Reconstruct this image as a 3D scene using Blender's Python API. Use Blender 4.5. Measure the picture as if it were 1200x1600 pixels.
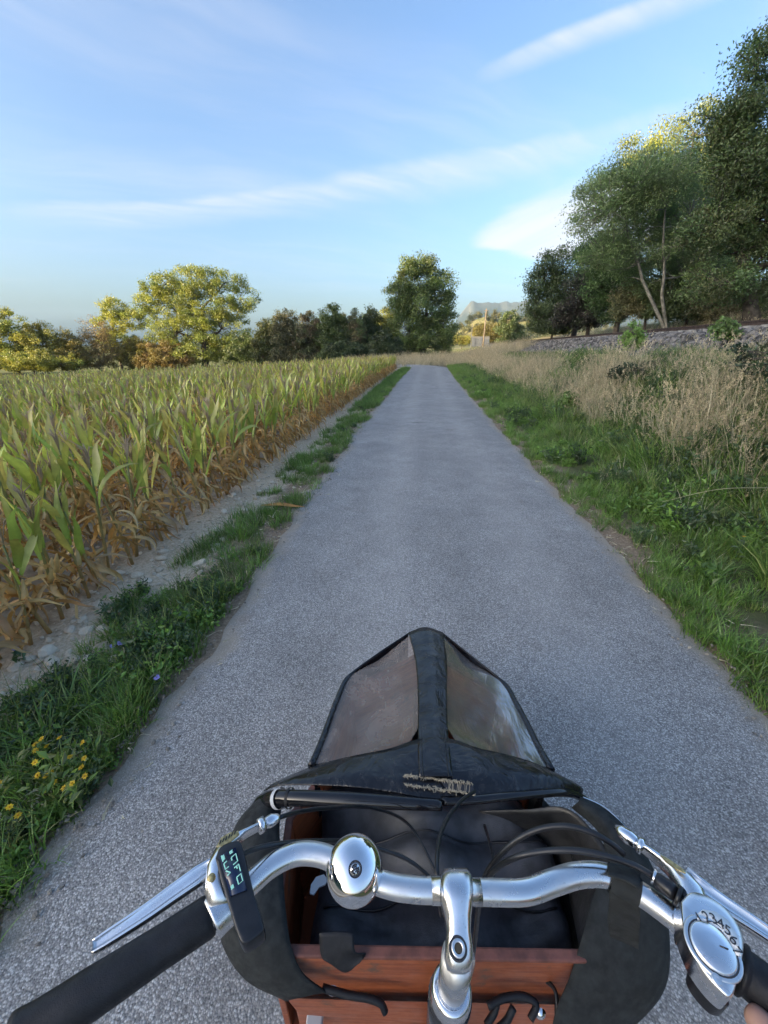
import bpy, bmesh, math, random
import numpy as np
from mathutils import Vector, Matrix, noise as mnoise

for o in list(bpy.data.objects):
    bpy.data.objects.remove(o)
SC = bpy.context.scene
COL = SC.collection
R = math.radians

# ------------------------------------------------------------------ camera
CAM_H = 1.55
PITCH = math.atan(260 / 600.0)
cam_d = bpy.data.cameras.new('camera')
cam_d.sensor_fit = 'VERTICAL'
cam_d.sensor_height = 36.0
cam_d.lens = 36.0 * 600 / 1600
cam_d.clip_start = 0.01
cam_d.clip_end = 12000
cam = bpy.data.objects.new('camera', cam_d)
COL.objects.link(cam)
cam.location = (0, 0, CAM_H)
cam.rotation_euler = (math.pi / 2 - PITCH, 0, 0)
SC.camera = cam

# ------------------------------------------------------------------ world, sun, exposure
SUN_AZ = math.atan2(-0.86, -0.5)          # compass-style angle from +Y towards +X
SUN_EL = R(15.0)
SKY_STRENGTH = 0.15
world = bpy.data.worlds.new('World')
SC.world = world
world.use_nodes = True
wn, wl = world.node_tree.nodes, world.node_tree.links
wn.clear()


def N(tree, kind, **kw):
    n = tree.nodes.new(kind)
    for k, v in kw.items():
        if k.startswith('i_'):
            key = k[2:]
            key = int(key) if key.isdigit() else key
            n.inputs[key].default_value = v
        else:
            setattr(n, k, v)
    return n


class G:
    """small helper for node maths"""
    def __init__(s, tree):
        s.t = tree

    def link(s, a, b):
        s.t.links.new(a, b)

    def m(s, op, a, b=0.0, c=None, clamp=False):
        n = s.t.nodes.new('ShaderNodeMath')
        n.operation = op
        n.use_clamp = clamp
        for i, v in enumerate((a, b, c)):
            if v is None:
                continue
            if isinstance(v, (int, float)):
                n.inputs[i].default_value = v
            else:
                s.t.links.new(v, n.inputs[i])
        return n.outputs[0]

    def ramp(s, x, lo, hi, a=0.0, b=1.0):
        n = s.t.nodes.new('ShaderNodeMapRange')
        n.interpolation_type = 'SMOOTHSTEP'
        n.inputs[1].default_value = lo
        n.inputs[2].default_value = hi
        n.inputs[3].default_value = a
        n.inputs[4].default_value = b
        s.t.links.new(x, n.inputs[0])
        return n.outputs[0]

    def mix(s, fac, a, b, blend='MIX'):
        n = s.t.nodes.new('ShaderNodeMix')
        n.data_type = 'RGBA'
        n.blend_type = blend
        for i, v in ((0, fac), (6, a), (7, b)):
            if isinstance(v, (int, float)):
                n.inputs[i].default_value = v
            elif isinstance(v, tuple):
                n.inputs[i].default_value = (*v, 1) if len(v) == 3 else v
            else:
                s.t.links.new(v, n.inputs[i])
        return n.outputs[2]

    def noise(s, vec, scale, detail=4, rough=0.55, dist=0.0, out=0):
        n = s.t.nodes.new('ShaderNodeTexNoise')
        n.inputs['Scale'].default_value = scale
        n.inputs['Detail'].default_value = detail
        n.inputs['Roughness'].default_value = rough
        n.inputs['Distortion'].default_value = dist
        if vec is not None:
            s.t.links.new(vec, n.inputs['Vector'])
        return n.outputs[out]

    def comb(s, x, y, z):
        n = s.t.nodes.new('ShaderNodeCombineXYZ')
        for i, v in enumerate((x, y, z)):
            if isinstance(v, (int, float)):
                n.inputs[i].default_value = v
            else:
                s.t.links.new(v, n.inputs[i])
        return n.outputs[0]


g = G(world.node_tree)
sky = N(world.node_tree, 'ShaderNodeTexSky', sky_type='NISHITA', sun_disc=False)
sky.sun_elevation = SUN_EL
sky.sun_rotation = SUN_AZ
sky.altitude = 200
sky.air_density = 1.0
sky.dust_density = 5.8
sky.ozone_density = 3.4
tc = N(world.node_tree, 'ShaderNodeTexCoord')
sp = N(world.node_tree, 'ShaderNodeSeparateXYZ')
wl.new(tc.outputs['Generated'], sp.inputs[0])
dx, dy, dz = sp.outputs
zz = g.m('MAXIMUM', dz, 0.03)
hz = g.m('ADD', zz, 0.12)
px_ = g.m('DIVIDE', dx, hz)
py_ = g.m('DIVIDE', dy, hz)
# thin cirrus: noise on a high flat layer, drawn out along one wind direction
ca, sa = math.cos(R(24)), math.sin(R(24))
wx = g.m('ADD', g.m('MULTIPLY', px_, ca), g.m('MULTIPLY', py_, sa))
wy = g.m('SUBTRACT', g.m('MULTIPLY', py_, ca), g.m('MULTIPLY', px_, sa))
warp = g.noise(g.comb(wx, wy, 3.0), 0.7, 3, 0.5)
wy2 = g.m('ADD', wy, g.m('MULTIPLY', warp, 0.9))
c1 = g.noise(g.comb(g.m('MULTIPLY', wx, 0.28), g.m('MULTIPLY', wy2, 1.15), 1.7), 1.0, 7, 0.60)
c2 = g.noise(g.comb(g.m('MULTIPLY', wx, 0.9), g.m('MULTIPLY', wy2, 5.0), 8.1), 1.3, 6, 0.6)
cir = g.m('MULTIPLY', g.ramp(c1, 0.44, 0.74), g.ramp(c2, 0.25, 0.72, 0.2, 1.0))
cir = g.m('MULTIPLY', cir, g.ramp(dz, 0.0, 0.16))
cir = g.m('MULTIPLY', cir, 0.30)
# two longer streaks lying on the same high layer
wsn = g.m('MULTIPLY', g.m('SUBTRACT', g.noise(g.comb(px_, py_, 6.0), 1.6, 5, 0.6), 0.5), 0.30)
f1 = g.m('ADD', g.m('ADD', 2.21, g.m('MULTIPLY', px_, -0.299)), g.m('MULTIPLY', g.m('MULTIPLY', px_, px_), -0.1075))
d1 = g.m('ADD', g.m('SUBTRACT', py_, f1), wsn)
b1 = g.m('MULTIPLY', g.ramp(d1, -0.10, 0.04), g.ramp(d1, 0.42, 0.02))
b1 = g.m('MULTIPLY', b1, g.m('MULTIPLY', g.ramp(px_, -2.2, -1.3), g.ramp(px_, 1.6, 0.4)))
b1 = g.m('MULTIPLY', b1, g.ramp(c2, 0.3, 0.68, 0.25, 0.62))
f2 = g.m('SUBTRACT', 1.833, g.m('MULTIPLY', px_, 0.667))
d2 = g.m('ADD', g.m('SUBTRACT', py_, f2), g.m('MULTIPLY', wsn, 0.3))
b2 = g.m('MULTIPLY', g.ramp(d2, -0.035, 0.01), g.ramp(d2, 0.13, 0.01))
b2 = g.m('MULTIPLY', b2, g.m('MULTIPLY', g.ramp(px_, 0.22, 0.5), g.ramp(px_, 2.0, 1.0)))
b2 = g.m('MULTIPLY', b2, g.ramp(c2, 0.3, 0.68, 0.35, 0.7))
cir = g.m('MAXIMUM', cir, g.m('MAXIMUM', b1, b2))
# one smooth lens-shaped cloud low over the valley
az = g.m('ARCTAN2', dx, dy)
el = g.m('ARCSINE', dz)
n1 = g.noise(g.comb(g.m('MULTIPLY', az, 2.0), g.m('MULTIPLY', el, 9.0), 0.0), 3.0, 5, 0.55)
n1c = g.m('MULTIPLY', g.m('SUBTRACT', n1, 0.5), 0.045)
da = g.m('SUBTRACT', az, 0.168)
low = g.m('ADD', g.m('SUBTRACT', el, g.m('SUBTRACT', 0.190, g.m('MULTIPLY', g.ramp(da, 0.0, 0.2), 0.032))), g.m('MULTIPLY', n1c, 0.5))
upl = g.m('ADD', 0.196, g.m('MULTIPLY', g.m('SUBTRACT', 1.0, g.m('POWER', 2.718, g.m('MULTIPLY', g.m('MAXIMUM', da, 0.0), -11.0))), 0.105))
up = g.m('ADD', g.m('SUBTRACT', upl, el), n1c)
lens = g.m('MULTIPLY', g.ramp(low, -0.003, 0.012), g.ramp(up, -0.008, 0.04))
lens = g.m('MULTIPLY', lens, g.ramp(da, -0.004, 0.06))
lens = g.m('MULTIPLY', lens, g.ramp(az, 0.5, 0.8, 1.0, 0.0))
streak = g.noise(g.comb(g.m('MULTIPLY', az, 3.0), g.m('ADD', g.m('MULTIPLY', el, 26.0), g.m('MULTIPLY', az, -9.0)), 4.0), 1.2, 4, 0.5)
lens = g.m('MULTIPLY', lens, g.ramp(streak, 0.25, 0.65, 0.6, 0.98))
cloud = g.m('MAXIMUM', cir, lens)
ccol = g.mix(cloud, sky.outputs[0], (2.15, 2.2, 2.4))
bg = N(world.node_tree, 'ShaderNodeBackground', i_Strength=SKY_STRENGTH)
wl.new(ccol, bg.inputs[0])
wo = N(world.node_tree, 'ShaderNodeOutputWorld')
wl.new(bg.outputs[0], wo.inputs[0])

sun_d = bpy.data.lights.new('sun', 'SUN')
sun_d.energy = 5.0
sun_d.angle = R(0.5)
sun_d.color = (1.0, 0.78, 0.44)
sun = bpy.data.objects.new('sun', sun_d)
COL.objects.link(sun)
SUNV = Vector((math.sin(SUN_AZ) * math.cos(SUN_EL), math.cos(SUN_AZ) * math.cos(SUN_EL), math.sin(SUN_EL)))
sun.rotation_euler = SUNV.to_track_quat('Z', 'Y').to_euler()
sun.location = SUNV * 50

SC.view_settings.view_transform = 'Standard'
SC.view_settings.look = 'None'
SC.view_settings.gamma = 1.0
SC.view_settings.use_curve_mapping = False
SC.view_settings.exposure = 1.58
SC.render.engine = 'CYCLES'
SC.cycles.max_bounces = 8
SC.cycles.transparent_max_bounces = 16
SC.cycles.volume_bounces = 0

# ------------------------------------------------------------------ general helpers
_c, _s = math.cos(PITCH), math.sin(PITCH)


def P(x, y, z):
    """ground-plan point at height z seen at photo position x, y"""
    u, v = (x - 600) / 600.0, (y - 800) / 600.0
    t = (z - CAM_H) / -(_s + v * _c)
    return Vector((u * t, (_c - v * _s) * t, z))


def at(x, y, Y):
    """point at forward distance Y seen at photo position x, y"""
    u, v = (x - 600) / 600.0, (y - 800) / 600.0
    t = Y / (_c - v * _s)
    return Vector((u * t, Y, CAM_H - (_s + v * _c) * t))


def tag(o, label=None, cat=None, group=None, kind=None):
    if label:
        o['label'] = label
    if cat:
        o['category'] = cat
    if group:
        o['group'] = group
    if kind:
        o['kind'] = kind
    return o


def empty(name, loc=(0, 0, 0), label=None, cat=None, group=None):
    o = bpy.data.objects.new(name, None)
    o.empty_display_size = 0.1
    o.location = loc
    COL.objects.link(o)
    return tag(o, label, cat, group)


class MB:
    """collects vertices, faces and colours and links them as one mesh object"""
    def __init__(s):
        s.V, s.F3, s.F4, s.C, s.n = [], [], [], [], 0

    def add(s, v, f, col=(1, 1, 1)):
        v = np.asarray(v, dtype=np.float64).reshape(-1, 3)
        c = np.asarray(col, dtype=np.float64)
        if c.ndim == 1:
            c = np.tile(c, (len(v), 1))
        s.V.append(v)
        s.C.append(c)
        if isinstance(f, np.ndarray):
            (s.F3 if f.shape[1] == 3 else s.F4).append(f + s.n)
        else:
            f3 = [q for q in f if len(q) == 3]
            f4 = [q for q in f if len(q) == 4]
            if f3:
                s.F3.append(np.array(f3) + s.n)
            if f4:
                s.F4.append(np.array(f4) + s.n)
        s.n += len(v)
        return s

    def box(s, c, size, rot=None, col=(1, 1, 1)):
        hx, hy, hz_ = [q / 2 for q in size]
        v = np.array([(x, y, z) for x in (-hx, hx) for y in (-hy, hy) for z in (-hz_, hz_)])
        if rot is not None:
            v = v @ np.array(rot.to_3x3()).T
        v = v + np.array(c)
        f = [(0, 1, 3, 2), (4, 6, 7, 5), (0, 4, 5, 1), (2, 3, 7, 6), (0, 2, 6, 4), (1, 5, 7, 3)]
        return s.add(v, f, col)

    def tube(s, pts, rad, k=8, col=(1, 1, 1), cap=True):
        pts = np.array([tuple(p) for p in pts], dtype=np.float64)
        n = len(pts)
        rad = np.broadcast_to(np.asarray(rad, dtype=np.float64), (n,))
        tan = np.gradient(pts, axis=0)
        tan /= (np.linalg.norm(tan, axis=1)[:, None] + 1e-12)
        ref = np.array((0, 0, 1.0)) if abs(tan[0][2]) < 0.9 else np.array((1.0, 0, 0))
        a = np.cross(tan[0], ref)
        a /= np.linalg.norm(a)
        A = [a]
        for i in range(1, n):
            a = a - tan[i] * np.dot(a, tan[i])
            a /= (np.linalg.norm(a) + 1e-12)
            A.append(a)
        A = np.array(A)
        Bv = np.cross(tan, A)
        th = np.linspace(0, 2 * math.pi, k, endpoint=False)
        ring = (pts[:, None, :] + rad[:, None, None] * (np.cos(th)[None, :, None] * A[:, None, :] + np.sin(th)[None, :, None] * Bv[:, None, :]))
        v = ring.reshape(-1, 3)
        i = np.arange(n - 1)[:, None] * k
        j = np.arange(k)[None, :]
        j2 = (j + 1) % k
        f = np.stack([i + j, i + j2, i + k + j2, i + k + j], axis=-1).reshape(-1, 4)
        if np.ndim(col) == 2:
            cc = np.repeat(np.asarray(col), k, axis=0)
        else:
            cc = np.tile(np.asarray(col, dtype=np.float64), (len(v), 1))
        if cap:
            v = np.vstack([v, pts[0], pts[-1]])
            cc = np.vstack([cc, cc[0], cc[-1]])
            jj = np.arange(k)
            f3 = np.vstack([np.stack([np.full(k, n * k), (jj + 1) % k, jj], 1),
                            np.stack([np.full(k, n * k + 1), (n - 1) * k + jj, (n - 1) * k + (jj + 1) % k], 1)])
            base = s.n
            s.add(v, f, cc)
            s.F3.append(f3 + base)
            return s
        return s.add(v, f, cc)

    def grid(s, P2, col=(1, 1, 1)):
        P2 = np.asarray(P2, dtype=np.float64)
        a, b = P2.shape[:2]
        i = np.arange(a - 1)[:, None] * b
        j = np.arange(b - 1)[None, :]
        f = np.stack([i + j, i + j + 1, i + b + j + 1, i + b + j], -1).reshape(-1, 4)
        return s.add(P2.reshape(-1, 3), f, col)

    def prism(s, poly, z0, z1, col=(1, 1, 1)):
        """poly: list of (x, y); capped prism, fan from its centre"""
        n = len(poly)
        c = np.mean(np.array(poly), axis=0)
        v = [(x, y, z0) for x, y in poly] + [(x, y, z1) for x, y in poly] + [(c[0], c[1], z0), (c[0], c[1], z1)]
        f = [(i, (i + 1) % n, n + (i + 1) % n, n + i) for i in range(n)]
        f += [((i + 1) % n, i, 2 * n) for i in range(n)] + [(n + i, n + (i + 1) % n, 2 * n + 1) for i in range(n)]
        return s.add(v, f, col)

    def mesh(s, name, smooth=True):
        me = bpy.data.meshes.new(name)
        if not s.V:
            return me
        V = np.vstack(s.V)
        C = np.vstack(s.C)
        F3 = np.vstack(s.F3) if s.F3 else np.zeros((0, 3), int)
        F4 = np.vstack(s.F4) if s.F4 else np.zeros((0, 4), int)
        me.vertices.add(len(V))
        me.vertices.foreach_set('co', V.astype(np.float32).ravel())
        loops = np.concatenate([F3.ravel(), F4.ravel()])
        me.loops.add(len(loops))
        me.loops.foreach_set('vertex_index', loops.astype(np.int32))
        me.polygons.add(len(F3) + len(F4))
        st = np.concatenate([np.arange(len(F3)) * 3, len(F3) * 3 + np.arange(len(F4)) * 4])
        me.polygons.foreach_set('loop_start', st.astype(np.int32))
        me.polygons.foreach_set('use_smooth', np.full(len(F3) + len(F4), smooth))
        ca_ = me.color_attributes.new('Col', 'FLOAT_COLOR', 'POINT')
        ca_.data.foreach_set('color', np.hstack([C, np.ones((len(C), 1))]).astype(np.float32).ravel())
        me.update(calc_edges=True)
        me.validate()
        return me

    def build(s, name, mat, parent=None, smooth=True, **kw):
        me = s.mesh(name, smooth)
        if mat:
            me.materials.append(mat)
        return link(name, me, parent, **kw)


def link(name, me, parent=None, loc=None, **kw):
    o = bpy.data.objects.new(name, me)
    COL.objects.link(o)
    if parent:
        o.parent = parent
    if loc is not None:
        o.location = loc
    return tag(o, **kw)


def copy_tree(o, parent=None):
    c = o.copy()
    COL.objects.link(c)
    c.parent = parent
    for ch in o.children:
        copy_tree(ch, c)
    return c


def spline(pts, n=8):
    """Catmull-Rom through the points"""
    p = [Vector(q) for q in pts]
    p = [p[0] * 2 - p[1]] + p + [p[-1] * 2 - p[-2]]
    out = []
    for i in range(1, len(p) - 2):
        for j in range(n):
            t = j / n
            a, b, c, d = p[i - 1], p[i], p[i + 1], p[i + 2]
            out.append(0.5 * ((2 * b) + (c - a) * t + (2 * a - 5 * b + 4 * c - d) * t * t + (3 * b - a - 3 * c + d) * t ** 3))
    out.append(p[-2])
    return out


def bevel(o, w, seg=2, ang=35):
    m = o.modifiers.new('bevel', 'BEVEL')
    m.width = w
    m.segments = seg
    m.limit_method = 'ANGLE'
    m.angle_limit = R(ang)
    return o


def solid(o, t, off=-1):
    m = o.modifiers.new('solid', 'SOLIDIFY')
    m.thickness = t
    m.offset = off
    return o


# ------------------------------------------------------------------ materials
def new_mat(name):
    m = bpy.data.materials.new(name)
    m.use_nodes = True
    t = m.node_tree
    b = t.nodes['Principled BSDF']
    return m, t, b, G(t)


def plain(name, col, rough=0.5, metal=0.0, var=0.25, scale=40.0, bump=0.0, bscale=200.0, spec=0.5, coat=0.0):
    m, t, b, g = new_mat(name)
    tcn = t.nodes.new('ShaderNodeTexCoord')
    v = tcn.outputs['Object']
    nz = g.noise(v, scale, 5, 0.6)
    f = g.ramp(nz, 0.3, 0.7, 1 - var, 1 + var)
    mul = t.nodes.new('ShaderNodeVectorMath')
    mul.operation = 'SCALE'
    mul.inputs[0].default_value = col
    t.links.new(f, mul.inputs['Scale'])
    t.links.new(mul.outputs[0], b.inputs['Base Color'])
    nr = g.noise(v, scale * 2.3, 4, 0.6)
    t.links.new(g.ramp(nr, 0.3, 0.7, max(0.02, rough * 0.8), min(1, rough * 1.2)), b.inputs['Roughness'])
    b.inputs['Metallic'].default_value = metal
    b.inputs['Specular IOR Level'].default_value = spec
    b.inputs['Coat Weight'].default_value = coat
    if bump:
        bn = t.nodes.new('ShaderNodeBump')
        bn.inputs['Strength'].default_value = bump
        bn.inputs['Distance'].default_value = 0.002
        t.links.new(g.noise(v, bscale, 4, 0.6), bn.inputs['Height'])
        t.links.new(bn.outputs[0], b.inputs['Normal'])
    return m


def foliage_mat(name, trans=0.35, gloss=0.06, rnd=0.22, rough=0.45):
    """leaf colour from the mesh, a little different on every copy; light passes through the blade"""
    m = bpy.data.materials.new(name)
    m.use_nodes = True
    t = m.node_tree
    t.nodes.clear()
    g = G(t)
    a = t.nodes.new('ShaderNodeVertexColor')
    a.layer_name = 'Col'
    oi = t.nodes.new('ShaderNodeObjectInfo')
    geo = t.nodes.new('ShaderNodeNewGeometry')
    f = g.ramp(oi.outputs['Random'], 0, 1, 1 - rnd, 1 + rnd)
    tcn = t.nodes.new('ShaderNodeTexCoord')
    nz = g.noise(tcn.outputs['Object'], 9.0, 4, 0.6)
    f = g.m('MULTIPLY', f, g.ramp(nz, 0.25, 0.75, 0.78, 1.22))
    mul = t.nodes.new('ShaderNodeVectorMath')
    mul.operation = 'SCALE'
    t.links.new(a.outputs[0], mul.inputs[0])
    t.links.new(f, mul.inputs['Scale'])
    d = t.nodes.new('ShaderNodeBsdfDiffuse')
    tr = t.nodes.new('ShaderNodeBsdfTranslucent')
    gl = t.nodes.new('ShaderNodeBsdfGlossy')
    gl.inputs['Roughness'].default_value = rough
    t.links.new(mul.outputs[0], d.inputs[0])
    t.links.new(mul.outputs[0], tr.inputs[0])
    m1 = t.nodes.new('ShaderNodeMixShader')
    m1.inputs[0].default_value = trans
    t.links.new(d.outputs[0], m1.inputs[1])
    t.links.new(tr.outputs[0], m1.inputs[2])
    m2 = t.nodes.new('ShaderNodeMixShader')
    m2.inputs[0].default_value = gloss
    t.links.new(m1.outputs[0], m2.inputs[1])
    t.links.new(gl.outputs[0], m2.inputs[2])
    o = t.nodes.new('ShaderNodeOutputMaterial')
    t.links.new(m2.outputs[0], o.inputs[0])
    return m


M_LEAF = foliage_mat('leaf')
M_GRASS = foliage_mat('grass_blade', 0.36, 0.05, 0.3)
M_DRY = foliage_mat('dry_stem', 0.22, 0.03, 0.25)
M_CORN = foliage_mat('maize_leaf', 0.30, 0.05, 0.14, 0.4)
M_BARK = plain('bark', (0.10, 0.082, 0.065), 0.9, 0, 0.45, 6, 0.8, 30)
M_PALE_BARK = plain('pale_bark', (0.24, 0.225, 0.19), 0.85, 0, 0.35, 5, 0.5, 30)


def gn_scatter(name, pts, rot, scl, idx, variants, kind='stuff', label=None, parent=None):
    """one object that repeats small variants over many points"""
    coll = bpy.data.collections.new(name + '_variants')
    for i, (me) in enumerate(variants):
        o = bpy.data.objects.new('%s_variant_%02d' % (name, i), me)
        coll.objects.link(o)
    me = bpy.data.meshes.new(name)
    n = len(pts)
    me.vertices.add(n)
    me.vertices.foreach_set('co', np.asarray(pts, np.float32).ravel())
    a = me.attributes.new('rot', 'FLOAT_VECTOR', 'POINT')
    a.data.foreach_set('vector', np.asarray(rot, np.float32).ravel())
    a = me.attributes.new('scl', 'FLOAT', 'POINT')
    a.data.foreach_set('value', np.asarray(scl, np.float32).ravel())
    a = me.attributes.new('idx', 'INT', 'POINT')
    a.data.foreach_set('value', np.asarray(idx, np.int32).ravel())
    o = link(name, me, parent)
    ng = bpy.data.node_groups.new(name, 'GeometryNodeTree')
    ng.interface.new_socket('Geometry', in_out='INPUT', socket_type='NodeSocketGeometry')
    ng.interface.new_socket('Geometry', in_out='OUTPUT', socket_type='NodeSocketGeometry')
    gi = ng.nodes.new('NodeGroupInput')
    go = ng.nodes.new('NodeGroupOutput')
    ci = ng.nodes.new('GeometryNodeCollectionInfo')
    ci.inputs['Collection'].default_value = coll
    ci.inputs['Separate Children'].default_value = True
    ci.inputs['Reset Children'].default_value = True
    ip = ng.nodes.new('GeometryNodeInstanceOnPoints')
    ip.inputs['Pick Instance'].default_value = True

    def named(nm, ty):
        q = ng.nodes.new('GeometryNodeInputNamedAttribute')
        q.data_type = ty
        q.inputs['Name'].default_value = nm
        return q.outputs['Attribute']
    ng.links.new(gi.outputs[0], ip.inputs['Points'])
    ng.links.new(ci.outputs[0], ip.inputs['Instance'])
    ng.links.new(named('idx', 'INT'), ip.inputs['Instance Index'])
    ng.links.new(named('rot', 'FLOAT_VECTOR'), ip.inputs['Rotation'])
    ng.links.new(named('scl', 'FLOAT'), ip.inputs['Scale'])
    ng.links.new(ip.outputs[0], go.inputs[0])
    md = o.modifiers.new('scatter', 'NODES')
    md.node_group = ng
    return tag(o, label, None, None, kind)

# ------------------------------------------------------------------ terrain
def cx(Y):
    """centre line of the straight part of the path"""
    Y = np.asarray(Y, dtype=np.float64)
    Yc = np.clip(Y, -5, 40)
    return 0.22 + 0.085 * Yc + 0.0006 * Yc ** 2 + (Y - Yc) * 0.12


def rail_x(Y):
    return 7.0 + 0.2 * np.asarray(Y, dtype=np.float64)


def sstep(x, a, b):
    t = np.clip((np.asarray(x, dtype=np.float64) - a) / (b - a), 0, 1)
    return t * t * (3 - 2 * t)


def wob(X, Y, s, seed=0.0):
    X = np.asarray(X, dtype=np.float64)
    Y = np.asarray(Y, dtype=np.float64)
    k = seed * 1.7
    return (np.sin(X * s + 1.3 + k) * np.cos(Y * s * 0.83 + 0.7 * k) + 0.6 * np.sin(X * s * 2.13 - Y * s * 1.71 + k) + 0.4 * np.cos(Y * s * 3.3 + X * s * 2.9 + 2 * k)) / 2.0


def gz(X, Y):
    """height of the ground"""
    X = np.asarray(X, dtype=np.float64)
    Y = np.asarray(Y, dtype=np.float64)
    lat = X - cx(Y)
    left = np.clip(-lat - 3.0, 0, 42)
    zl = -0.05 * sstep(-lat, 1.45, 2.0) - 0.046 * left
    rl = rail_x(Y) - cx(Y)
    zr = 0.06 * sstep(lat, 1.5, 2.6) + 1.10 * sstep((lat - 2.6) / (rl - 2.5 - 2.6), 0, 1) + 0.56 * sstep(lat - rl, -2.5, -0.6) + 1.5 * sstep(lat - rl, 2.6, 9.0)
    bump = 0.012 * wob(X, Y, 5.0) + 0.03 * wob(X, Y, 1.3, 1)
    off = sstep(np.abs(lat), 1.6, 2.6)
    z = np.where(lat < 0, zl, zr) + bump * off
    far = sstep(np.hypot(X, Y), 90, 400)
    return z * (1 - far) + far * (-1.0)


def axis(parts):
    out = []
    for a, b, n in parts:
        out.append(np.linspace(a, b, n, endpoint=False))
    return np.unique(np.concatenate(out + [[parts[-1][1]]]))


ya = axis([(-400, -60, 12), (-60, -6, 18), (-6, 14, 110), (14, 45, 90), (45, 130, 60), (130, 600, 36), (600, 4600, 22)])
la = axis([(-3500, -700, 14), (-700, -120, 18), (-120, -45, 18), (-45, -8, 50), (-8, 14, 130), (14, 45, 40), (45, 130, 24), (130, 700, 20), (700, 3500, 14)])
LL, YY = np.meshgrid(la, ya)
XX = LL + cx(YY)
ZZ = gz(XX, YY)
mb = MB()
mb.grid(np.stack([XX, YY, ZZ], -1))
me = mb.mesh('ground')
a_ = me.attributes.new('lat', 'FLOAT', 'POINT')
a_.data.foreach_set('value', LL.astype(np.float32).ravel())

m, t, b, g = new_mat('ground')
geo = t.nodes.new('ShaderNodeNewGeometry')
pos = geo.outputs['Position']
la_n = t.nodes.new('ShaderNodeAttribute')
la_n.attribute_name = 'lat'
lat = la_n.outputs['Fac']
spx = t.nodes.new('ShaderNodeSeparateXYZ')
t.links.new(pos, spx.inputs[0])
nb = g.noise(pos, 1.1, 5, 0.6)
nm = g.noise(pos, 7.0, 6, 0.65)
nf = g.noise(pos, 45.0, 5, 0.7)
latn = g.m('ADD', lat, g.m('MULTIPLY', g.m('SUBTRACT', nm, 0.5), 0.55))
soil = g.mix(g.ramp(nm, 0.3, 0.7), (0.26, 0.20, 0.135), (0.42, 0.34, 0.24))
gravel = g.mix(g.ramp(nf, 0.3, 0.7), (0.46, 0.36, 0.24), (0.72, 0.60, 0.44))
dirt = g.mix(g.ramp(nf, 0.3, 0.7), (0.17, 0.125, 0.085), (0.36, 0.27, 0.185))
turf = g.mix(g.ramp(nm, 0.3, 0.7), (0.05, 0.065, 0.025), (0.11, 0.115, 0.05))
dryb = g.mix(g.ramp(nm, 0.35, 0.65), (0.10, 0.085, 0.045), (0.23, 0.185, 0.10))
meadow = g.mix(g.ramp(nb, 0.35, 0.65), (0.10, 0.13, 0.035), (0.22, 0.20, 0.08))
col = g.mix(g.ramp(latn, -2.65, -2.35), soil, gravel)
col = g.mix(g.ramp(latn, -1.95, -1.7), col, dirt)
col = g.mix(g.ramp(latn, 1.6, 1.95), col, turf)
col = g.mix(g.ramp(latn, 3.2, 4.2), col, dryb)
col = g.mix(g.ramp(spx.outputs[1], 30, 34), col, dryb)
col = g.mix(g.ramp(spx.outputs[1], 70, 110), col, meadow)
col = g.mix(g.ramp(lat, -34, -40), col, meadow)
t.links.new(col, b.inputs['Base Color'])
b.inputs['Roughness'].default_value = 0.95
b.inputs['Specular IOR Level'].default_value = 0.2
bn = t.nodes.new('ShaderNodeBump')
bn.inputs['Strength'].default_value = 0.9
bn.inputs['Distance'].default_value = 0.03
t.links.new(g.m('ADD', g.m('MULTIPLY', nm, 0.6), g.m('MULTIPLY', nf, 0.5)), bn.inputs['Height'])
t.links.new(bn.outputs[0], b.inputs['Normal'])
me.materials.append(m)
link('ground', me, kind='structure', label='bare soil and turf of the valley floor beside the path')

# ------------------------------------------------------------------ the paved path
cl = [(float(cx(y)), y) for y in np.arange(-8, 30.01, 0.1)]
hx_, hy_ = cl[-1][0] - cl[-2][0], cl[-1][1] - cl[-2][1]
ang = math.atan2(hy_, hx_)
x, y = cl[-1]
for i in range(150):                       # the bend to the left beyond the field corner
    ang += 0.1 / 8.5 if i < 118 else 0
    x += 0.1 * math.cos(ang)
    y += 0.1 * math.sin(ang)
    cl.append((x, y))
for i in range(60):
    x += 0.5 * math.cos(ang)
    y += 0.5 * math.sin(ang)
    cl.append((x, y))
cl = np.array(cl)
tg = np.gradient(cl, axis=0)
tg /= np.linalg.norm(tg, axis=1)[:, None]
nr = np.stack([-tg[:, 1], tg[:, 0]], 1)    # to the left
rng = np.random.default_rng(4)
dist = np.concatenate([[0], np.cumsum(np.linalg.norm(np.diff(cl, axis=0), axis=1))])
ew = lambda k: 0.045 * np.sin(dist * 1.7 + k) + 0.035 * np.sin(dist * 4.3 + 2 * k) + 0.02 * np.sin(dist * 11 + k) + 0.030 * rng.normal(size=len(dist)) * np.sin(dist * 0.9) ** 2
hwl = 1.42 + ew(0.4) + 0.05 * np.sin(dist * 0.5)
hwr = 1.42 + 0.5 * ew(2.0)
cols_ = np.linspace(-1, 1, 15)
rows = []
for cxx in cols_:
    w = np.where(cxx < 0, -cxx * hwl, -cxx * hwr)
    pt = cl + nr * w[:, None]
    z = gz(pt[:, 0], pt[:, 1])
    z = np.where(dist < 39, 0.0, z) + 0.022 + 0.02 * (1 - cxx * cxx) - (0.02 if abs(cxx) > 0.99 else 0)
    rows.append(np.column_stack([pt, z]))
mb = MB()
mb.grid(np.array(rows).transpose(1, 0, 2))
me = mb.mesh('path')
a_ = me.attributes.new('lat', 'FLOAT', 'POINT')
a_.data.foreach_set('value', np.tile(-cols_, len(cl)).astype(np.float32) * -1.42)

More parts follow.
